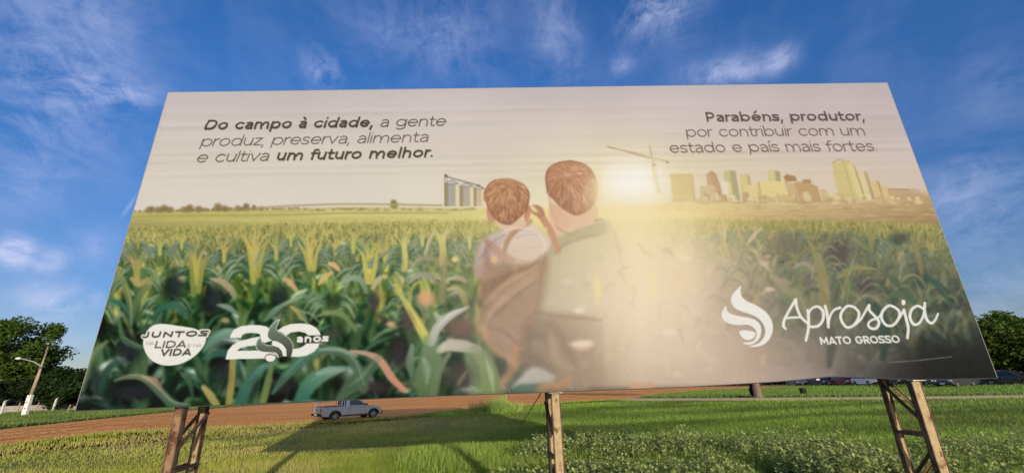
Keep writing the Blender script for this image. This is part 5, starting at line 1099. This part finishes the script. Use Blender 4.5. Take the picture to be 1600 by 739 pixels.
# hedges close the view; shade under the crowns is put into the leaf colour
def hedge(name, pts, h, t, n, seed, label):
    rn = np.random.RandomState(seed); V = []; seg = [(np.array(a), np.array(b)) for a, b in zip(pts[:-1], pts[1:])]; L = np.array([np.linalg.norm(b-a) for a, b in seg]); k = rn.choice(len(seg), n, p=L/L.sum())
    A = np.array([s[0] for s in seg])[k]; B = np.array([s[1] for s in seg])[k]; u = rn.rand(n)[:, None]; q = A*(1-u)+B*u; hx = fbm(q[:, 0], q[:, 1], 4, seed)*.5+.72
    P = np.stack([q[:, 0]+rn.uniform(-t, t, n), q[:, 1]+rn.uniform(-t, t, n), rn.rand(n)**.8*h*hx], 1); a = rn.normal(0, 1, (n, 3)); a /= np.linalg.norm(a, axis=1)[:, None]; b = np.cross(a, rn.normal(0, 1, (n, 3))); b /= np.linalg.norm(b, axis=1)[:, None]; s_ = .5
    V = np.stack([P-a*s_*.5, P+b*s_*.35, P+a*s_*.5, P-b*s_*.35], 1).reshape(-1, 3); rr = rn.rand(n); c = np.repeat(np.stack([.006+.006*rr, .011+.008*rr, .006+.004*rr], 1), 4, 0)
    return tag(from_np(name, V, np.arange(4*n).reshape(-1, 4), M_leaf, colors=c), label, 'hedge')
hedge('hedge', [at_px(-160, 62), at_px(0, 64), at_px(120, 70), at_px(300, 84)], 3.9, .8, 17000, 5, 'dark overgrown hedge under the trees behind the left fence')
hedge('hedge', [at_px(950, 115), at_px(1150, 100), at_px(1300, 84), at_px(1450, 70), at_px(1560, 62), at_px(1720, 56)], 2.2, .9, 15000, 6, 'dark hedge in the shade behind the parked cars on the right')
# ---------------------------------------------------------------- left fence, wall and utility pole
M_conc = mat('pale_concrete', (.52, .50, .45), .9, var=.25, vscale=3, bump=.4, bscale=20); M_wood = mat('weathered_wood', (.30, .24, .16), .9, var=.35, vscale=4, bump=.5, bscale=15)
M_limed = mat('limewashed_wood', (.62, .60, .54), .9, var=.15, vscale=4); M_wallp = mat('grey_render', (.30, .28, .25), .95, var=.25, vscale=1.2); M_wire = mat('wire', (.25, .25, .24), .6, metal=.5)
wa = Vector((*at_px(-170, 56), 0)); wb = Vector((*at_px(300, 76), 0)); q = MB(); up_ = Vector((0, 0, 1))
q.bar(wa+Vector((0, 3, .42)), wb+Vector((0, 3, .42)), .18, .84, up=up_); q.bar(wa+Vector((0, 3, .865)), wb+Vector((0, 3, .865)), .24, .05, up=up_); tag(q.build('low_wall', M_wallp), 'low grey rendered wall behind the concrete fence posts on the left', 'wall')
fence = empty('post_fence', tuple(wa)); tag(fence, 'old fence of pale concrete posts with bent tops and sagging wires along the verge', 'fence')
inv = Matrix.Translation(-wa)
def fpost(px, py, h, tilt=0.0, thick=.14, m=None, bent=True):
    p = ground(px, py); q = MB(); t = Vector((tilt, 0, h)); q.loft([[p+Vector((sx*thick/2*k, sy*thick/2*k, 0))+o for sx, sy in ((-1, -1), (1, -1), (1, 1), (-1, 1))] for k, o in ((1.1, Vector((0, 0, -.1))), (1, Vector((0, 0, .02))), (.85, t*.82), (.8, t*.82+Vector((.0, 0, .04))))])
    if bent: a = p+t*.80; q.loft([[a+Vector((sx*thick*.4, sy*thick*.4, 0))+o for sx, sy in ((-1, -1), (1, -1), (1, 1), (-1, 1))] for o in (Vector((0, 0, 0)), Vector((.12, -.05, h*.12)), Vector((.42, -.10, h*.17)))])
    o = q.build('fence_post', m or M_conc, fence); o.matrix_parent_inverse = inv; return p
tops = []
for px, py, h, tilt, th, bent in ((-70, 655, 1.9, 0, .16, True), (1, 648, 1.75, 0, .22, True), (82, 643, 1.85, .05, .20, True), (122, 640, 1.9, .0, .16, True), (150, 639, 1.8, 0, .16, True), (200, 636, 1.8, 0, .16, True), (250, 633, 1.8, 0, .16, True)):
    tops.append((fpost(px, py, h, tilt, th, None, bent), h))
for px, py, h, tilt in ((53, 645, 1.55, .30), (27, 646, 1.6, -.1), (104, 645, 1.1, .25), (92, 641, 1.2, .1), (149, 642, .8, .1), (176, 641, .7, .0), (190, 640, .6, 0)): fpost(px, py, h, tilt, .10, M_wood, False)
q = MB()
for k in (.35, .6, .85):
    for (a, ha), (b, hb) in zip(tops[:-1], tops[1:]):
        A = a+Vector((0, -.1, ha*k)); B = b+Vector((0, -.1, hb*k)); q.tube([A, (A+B)/2-Vector((0, 0, .08)), B], .012, 4)
o = q.build('fence_wire', M_wire, fence); o.matrix_parent_inverse = inv
p = ground(38, 649); pole = empty('utility_pole', tuple(p)); tag(pole, 'leaning wooden utility pole with whitewashed foot and a street lamp arm', 'utility pole')
q = MB(); q.tube([(0, 0, 1.9), (.12, 0, 4), (.28, 0, 7.4)], [.17, .15, .11], 10); q.build('shaft', M_wood, pole, smooth=True)
q = MB(); q.loft([[(sx*.24*k, sy*.18*k, z) for sx, sy in ((-1, -1), (1, -1), (1, 1), (-1, 1))] for k, z in ((1.15, -.1), (1, .05), (.9, 2.1), (.8, 2.16))]); q.build('painted_base', M_limed, pole, bevel=.02)
for mz, mw in ((1.35, .30), (.75, .2)):
    q = MB(); q.box((.0, -.205, mz), (mw, .02, .09)); q.build('faded_mark', mat('brown_mark', (.18, .09, .06), .9), pole)
q = MB(); q.tube([(.18, 0, 5.2), (-.6, -.35, 5.75), (-1.5, -.8, 6.05)], .035, 6); q.build('lamp_arm', mat('zinc_arm', (.6, .6, .58), .5, metal=.5), pole)
q = MB(); q.lathe([(-.32, .03), (-.25, .10), (.0, .14), (.22, .10), (.3, .05)], (-1.75, -.95, 6.08), 'X', 10); q.build('lamp_head', mat('lamp_shell', (.65, .65, .62), .5), pole, smooth=True)
q = MB(); q.tube([(.1, -.16, 4.9), (.3, -.2, 5.1)], .05, 6).box((.2, 0, 5.15), (.3, .3, .08)); q.build('clamp', M_wire, pole)
# black bin by the path, and a stump-like bush against the lone tree
p = ground(1256, 616.5); b_ = empty('waste_bin', tuple(p)); tag(b_, 'small black bin standing alone on the grass near the footpath', 'bin')
q = MB(); q.lathe([(0, .20), (.02, .22), (.48, .27), (.50, .28), (.50, .24), (.46, .23)], (0, 0, 0), 'Z', 16); q.build('body', mat('black_plastic', (.02, .02, .022), .5), b_, smooth=True)
q = MB(); q.lathe([(.0, .285), (.03, .285), (.06, .24), (.08, .08)], (0, 0, .50), 'Z', 16); q.build('lid', mat('black_plastic', (.02, .02, .022), .5), b_, smooth=True)
p = ground(1178.5, 620.5); r_ = np.random.RandomState(9); n = 500; d = r_.normal(0, 1, (n, 3)); d /= np.linalg.norm(d, axis=1)[:, None]; Pp = np.array(p)+np.array((0, 0, .55))+d*(r_.rand(n)**.4)[:, None]*np.array((.25, .25, .5)); a = r_.normal(0, 1, (n, 3))*.06; b = r_.normal(0, 1, (n, 3))*.05
V = np.stack([Pp-a, Pp+b, Pp+a, Pp-b], 1).reshape(-1, 3); tag(from_np('small_bush', V, np.arange(4*n).reshape(-1, 4), M_leaf, colors=np.full((len(V), 3), .02)), 'small dark bush growing against the left of the lone tree trunk', 'bush')
# ---------------------------------------------------------------- vehicles
M_silver = mat('silver_paint', (.37, .39, .42), .32, metal=.35, spec=.5, coat=.5, var=.05, vscale=2); M_blk = mat('black_trim', (.02, .02, .022), .55); M_glass = mat('dark_glass', (.012, .014, .018), .08, spec=.8)
M_tyre = mat('tyre_rubber', (.022, .021, .02), .85); M_alloy = mat('alloy', (.30, .30, .31), .4, metal=.7); M_red = mat('red_lens', (.45, .02, .015), .25, spec=.6); M_chrome = mat('galvanised_bar', (.55, .55, .55), .4, metal=.7); M_lens = mat('clear_lens', (.6, .62, .62), .15, spec=.7)
M_plate = mat('plate', (.55, .55, .52), .6)
def wheel(parent, x, y, r, side, spokes=5, w=.19):
    c = Vector((x, y, r)); q = MB(); q.lathe([(-w/2, r*.62), (-w/2, r*.93), (-w*.4, r), (w*.4, r), (w/2, r*.93), (w/2, r*.62)], c, 'Y', 28); t = q.build('wheel', M_tyre, parent, smooth=True)
    q = MB(); f_ = y+side*w*.47
    q.lathe([(0, r*.64), (side*.012, r*.64), (side*.012, r*.56), (-side*.05, r*.55), (-side*.05, .02)], (x, f_, r), 'Y', 24)
    for k in range(spokes):
        a = 2*math.pi*k/spokes+.3; q.bar((x+math.cos(a)*.03, f_, r+math.sin(a)*.03), (x+math.cos(a)*r*.57, f_, r+math.sin(a)*r*.57), .065, .03, up=Vector((0, 1, 0)))
    q.lathe([(0, .055), (side*.02, .05)], (x, f_, r), 'Y', 12); q.build('rim', M_alloy, t)
    return t
def arch_cut(x0, r, z0, n=9):
    return [(x0+r*math.cos(math.pi*(1-k/n)), z0+r*math.sin(math.pi*(1-k/n))) for k in range(n+1)]
def side_body(profile_top, wheels, zs, r, w, taper):
    pass
def make_pickup():
    t = empty('pickup_truck'); HW = .82; zb = .26; ar = .36; xr, xf = -1.28, 1.36; wr = .30
    low_ = [(-2.18, .42), (-2.10, zb+.06)]+[(xr-ar, zb+.02)]+arch_cut(xr, ar, .30)[1:-1]+[(xr+ar, zb)]+[(xf-ar, zb)]+arch_cut(xf, ar, .30)[1:-1]+[(xf+ar, zb+.02)]+[(1.92, .30), (2.00, .42)]
    belt = [(1.99, .60), (1.86, .76), (1.46, .88), (.98, .95), (.62, .96), (-.58, .97), (-.60, .955), (-2.15, .955), (-2.20, .90), (-2.21, .55)]
    q = MB(); pr = low_+belt
    def ring(y, sc): return [(x*sc, y, z) for x, z in pr]
    # hull lofted across the width, rounded at both flanks
    q.loft([ring(-HW, .985), ring(-HW+.05, 1.0), ring(HW-.05, 1.0), ring(HW, .985)]); body = q.build('body', M_silver, t, bevel=.015)
    # cab: tapered greenhouse
    cb = [(-.60, .955), (.98, .945), (.30, 1.42), (.05, 1.475), (-.42, 1.47), (-.52, 1.43)]
    q = MB(); q.loft([[(x*(1 if i else 1), -HW+.05+(z-.95)*.28, z) for i, (x, z) in enumerate(cb)], [(x, HW-.05-(z-.95)*.28, z) for x, z in cb]]); q.build('cab', M_silver, t, bevel=.02)
    for s in (-1, 1):
        def yy(z, e=.008): return s*(HW-.05-(z-.95)*.28+e)
        def pane(pts, name, m=M_glass, th=.006):
            q = MB(); q.loft([[(x, yy(z, .004), z) for x, z in pts], [(x, yy(z, .004+th), z) for x, z in pts]]); return q.build(name, m, t)
        pane([(-.36, 1.0), (.80, .99), (.30, 1.34), (.20, 1.39), (-.30, 1.40)], 'side_window')
        q = MB(); q.bar((.42, yy(1.0, .015), 1.0), (.42, yy(1.27, .015), 1.27), .025, .01); q.build('window_divider', M_blk, t)
        for xd in (-.46, .72):
            q = MB(); q.bar((xd, s*(HW+.002), .32), (xd, s*(HW+.002), .93), .010, .004); q.build('door_seam', M_blk, t)
        q = MB(); q.box((-.30, s*(HW+.014), .84), (.15, .022, .035), bev=.008); q.build('door_handle', M_blk, t)
        q = MB(); q.box((.76, s*(HW+.09), 1.03), (.10, .18, .12), bev=.02); q.build('mirror', M_blk, t)
        q = MB(); q.bar((-.86, s*(HW+.006), .32), (.95, s*(HW+.006), .32), .09, .012, up=Vector((0, 1, 0))); q.build('sill_trim', M_blk, t)
        for xw in (xr, xf):
            q = MB(); out = arch_cut(xw, ar+.05, .30, 12); inn = arch_cut(xw, ar-.02, .30, 12)[::-1]; q.prism(out+inn, s*(HW-.10), s*(HW+.022)); q.build('wheel_arch', M_blk, t)
        q = MB(); q.box((-2.20, s*(HW-.075), .74), (.06, .13, .26), bev=.012); q.build('tail_lamp', M_red, t)
        q = MB(); q.box((1.90, s*(HW-.18), .67), (.12, .30, .13), bev=.03); q.build('headlight', M_lens, t)
        q = MB(); q.bar((-2.15, s*(HW-.06), .965), (-.66, s*(HW-.06), .965), .05, .03); q.build('bed_rail', M_blk, t)
        for xw in (xr, xf): wheel(t, xw, s*(HW-.11), wr, s)
    q = MB(); q.loft([[(.965, y, .965) for y in (-.66, .66)]+[(.34, y, 1.405) for y in (.58, -.58)], [(.985, y, .975) for y in (-.66, .66)]+[(.36, y, 1.42) for y in (.58, -.58)]]); q.build('windscreen', M_glass, t)
    q = MB(); q.box((-.585, 0, 1.2), (.03, 1.15, .36)); q.build('rear_window', M_glass, t)
    q = MB(); q.box((-2.20, 0, .44), (.16, 1.58, .17), bev=.03); q.build('rear_bumper', M_blk, t); q = MB(); q.box((1.96, 0, .40), (.18, 1.56, .24), bev=.05); q.build('front_bumper', M_blk, t)
    q = MB(); q.box((-2.222, 0, .77), (.012, 1.30, .30)); tg = q.build('tailgate', M_silver, t, bevel=.006); q = MB(); q.box((-2.235, 0, .80), (.012, .36, .05)); q.build('handle', M_blk, tg)
    q = MB(); q.box((-2.29, -.1, .46), (.012, .36, .12)); q.build('number_plate', M_plate, t)
    q = MB(); q.box((-1.38, 0, .90), (1.48, 1.48, .004+.12)); q.build('bed_cover', M_blk, t)
    # load rack of welded bar: hoop behind the cab, rear hoop, side rails
    q = MB()
    for s in (-1, 1):
        q.tube([(-.70, s*.72, .97), (-.70, s*.66, 1.60)], .024, 6); q.tube([(-.92, s*.72, .97), (-.78, s*.66, 1.60)], .020, 6); q.tube([(-2.08, s*.70, .97), (-2.08, s*.68, 1.26)], .022, 6)
        q.tube([(-2.20, s*.68, 1.27), (-1.50, s*.68, 1.33), (-.72, s*.66, 1.58)], .020, 6)
    q.tube([(-.70, -.66, 1.60), (-.70, .66, 1.60)], .024, 6); q.tube([(-2.08, -.72, 1.26), (-2.08, .72, 1.26)], .022, 6); q.tube([(-2.20, -.68, 1.28), (-2.20, .68, 1.28)], .02, 6)
    for k in range(4): q.tube([(-.70, -.4+k*.27, 1.0), (-.70, -.4+k*.27, 1.6)], .014, 5)
    q.build('load_rack', M_chrome, t); q = MB(); q.box((-.645, 0, 1.28), (.03, 1.10, .52)); q.build('window_guard', M_blk, t)
    return t
a = ground(519, 657.6); b = ground(584, 652.4); hd = (b-a); pk = make_pickup(); ang = math.atan2(hd.y, hd.x)
mid = (a+b)/2+Vector((-math.sin(ang), math.cos(ang), 0))*.60; pk.location = (mid.x, mid.y, .008); pk.rotation_euler = (0, 0, ang); pk.scale = (.86, .78, .76)
tag(pk, 'silver single cab pickup with load rack, parked on the edge of the dirt road', 'pickup truck')
def make_car(name, paint, L=4.2, H=1.45, suv=False):
    t = empty(name); HW = .84; zb = .24; ar = .35; wr = .31; xr, xf = -L*.31, L*.31; h = L/2
    low_ = [(-h+.02, .40), (-h+.10, zb+.05), (xr-ar, zb)]+arch_cut(xr, ar, .30)[1:-1]+[(xr+ar, zb), (xf-ar, zb)]+arch_cut(xf, ar, .30)[1:-1]+[(xf+ar, zb), (h-.12, .28), (h, .42)]
    hb = .98 if suv else .90; belt = [(h-.02, .62), (h-.20, .76), (h*.52, hb), (-h*.62, hb+.03), (-h+.04, hb-.02), (-h, .60)]
    q = MB(); pr = low_+belt; q.loft([[(x*k, y, z) for x, z in pr] for y, k in ((-HW, .98), (-HW+.06, 1), (HW-.06, 1), (HW, .98))]); q.build('body', paint, t, bevel=.02)
    cb = [(-h*.86, hb-.02), (h*.50, hb-.02), (h*.12, H-.03), (-.1, H), (-h*.55, H-.04), (-h*.70, H-.14)] if not suv else [(-h*.95, hb-.02), (h*.50, hb-.02), (h*.16, H-.03), (0, H), (-h*.80, H-.03), (-h*.90, H-.12)]
    q = MB(); q.loft([[(x, s*(HW-.06-(z-hb)*.3), z) for x, z in cb] for s in (-1, 1)]); q.build('cabin', paint, t, bevel=.03)
    for s in (-1, 1):
        g = [(cb[0][0]+.26, hb+.04), (cb[1][0]-.22, hb+.04), (cb[2][0]-.04, H-.11), (cb[4][0]+.10, H-.12)]
        q = MB(); q.loft([[(x, s*(HW-.06-(z-hb)*.3+e), z) for x, z in g] for e in (.004, .010)]); q.build('side_window', M_glass, t)
        q = MB(); q.bar((-.12, s*(HW-.045), hb+.03), (-.12, s*(HW-.045-(H-hb)*.26), H-.10), .05, .02); q.build('pillar', M_blk, t)
        q = MB(); q.box((h-.10, s*(HW-.2), .66), (.16, .30, .12), bev=.03); q.build('headlight', M_lens, t); q = MB(); q.box((-h+.03, s*(HW-.16), .74), (.08, .24, .16), bev=.02); q.build('tail_lamp', M_red, t)
        q = MB(); q.box((.45*h, s*(HW+.06), hb+.04), (.10, .16, .10), bev=.02); q.build('mirror', M_blk, t)
        q = MB(); q.box((-.25, s*(HW+.01), .80), (.14, .02, .03)); q.build('door_handle', M_chrome, t)
        for xw in (xr, xf): wheel(t, xw, s*(HW-.10), wr, s, 6)
    a_, b_ = cb[1], cb[2]; q = MB(); q.loft([[(a_[0]-.02+e, y, a_[1]+.04) for y in (-.64, .64)]+[(b_[0]+.02+e, y, b_[1]-.04) for y in (.56, -.56)] for e in (.02, .04)]); q.build('windscreen', M_glass, t)
    q = MB(); q.box((h-.03, 0, .38), (.10, 1.5, .16), bev=.04); q.build('front_bumper', M_blk, t); q = MB(); q.box((-h+.03, 0, .42), (.10, 1.5, .18), bev=.04); q.build('rear_bumper', M_blk, t); q = MB(); q.box((h+.025, 0, .40), (.012, .38, .11)); q.build('number_plate', M_plate, t)
    return t
P_white = mat('white_paint', (.72, .72, .70), .35, spec=.5, coat=.4); P_dark = mat('graphite_paint', (.035, .038, .045), .3, spec=.5, coat=.5); P_redp = mat('dark_red_paint', (.22, .02, .02), .35, spec=.5, coat=.4); P_grey = mat('grey_paint', (.22, .23, .24), .35, metal=.3, coat=.4)
kinds = {'w': make_car('parked_car', P_white), 'd': make_car('parked_car', P_dark), 'g': make_car('parked_car', P_grey, 4.4, 1.62, True), 'r': make_car('parked_car', P_redp)}; used = set()
for px, dd, ang, k, lab in ((1592, 45.5, 1.9, 'd', 'dark parked car cut by the right edge of the view, under the trees'), (1572, 48.5, 1.75, 'w', 'white parked car beside the billboard right edge, under the trees'), (1500, 46, .35, 'd', 'dark parked car with a bright alloy wheel showing under the billboard'),
        (1540, 50, 1.6, 'g', 'grey parked car between the white car and the car with bright wheel'), (1452, 54, 1.5, 'd', 'dark parked car behind the right billboard legs'), (1405, 58, 1.4, 'd', 'dark parked car just left of the right billboard legs'), (1362, 62, 1.5, 'w', 'white parked car far off under the billboard, nearest the right legs'),
        (1325, 66, 1.45, 'r', 'dark red parked car far off under the billboard'), (1288, 70, 1.5, 'd', 'dark parked car far off between the red car and the last grey one'), (1250, 75, 1.4, 'g', 'grey parked car at the far left end of the parked row'), (1640, 44, 1.7, 'w', None)):
    if lab is None: continue
    o = kinds[k] if k not in used else copy_tree(kinds[k]); used.add(k); x, y = at_px(px, dd); o.location = (x, y, 0); o.rotation_euler = (0, 0, ang+math.pi); tag(o, lab, 'car', 'cars parked under the right trees')
q = MB(); a = Vector((*at_px(1560, 66), 0)); b = Vector((*at_px(1760, 58), 0)); q.bar(a+up_*1.3, b+up_*1.3, .2, 2.6, up=up_); tag(q.build('yard_wall', mat('pale_wall', (.55, .50, .42), .9, var=.15)), 'pale plain wall behind the parked cars at the right edge', 'wall')
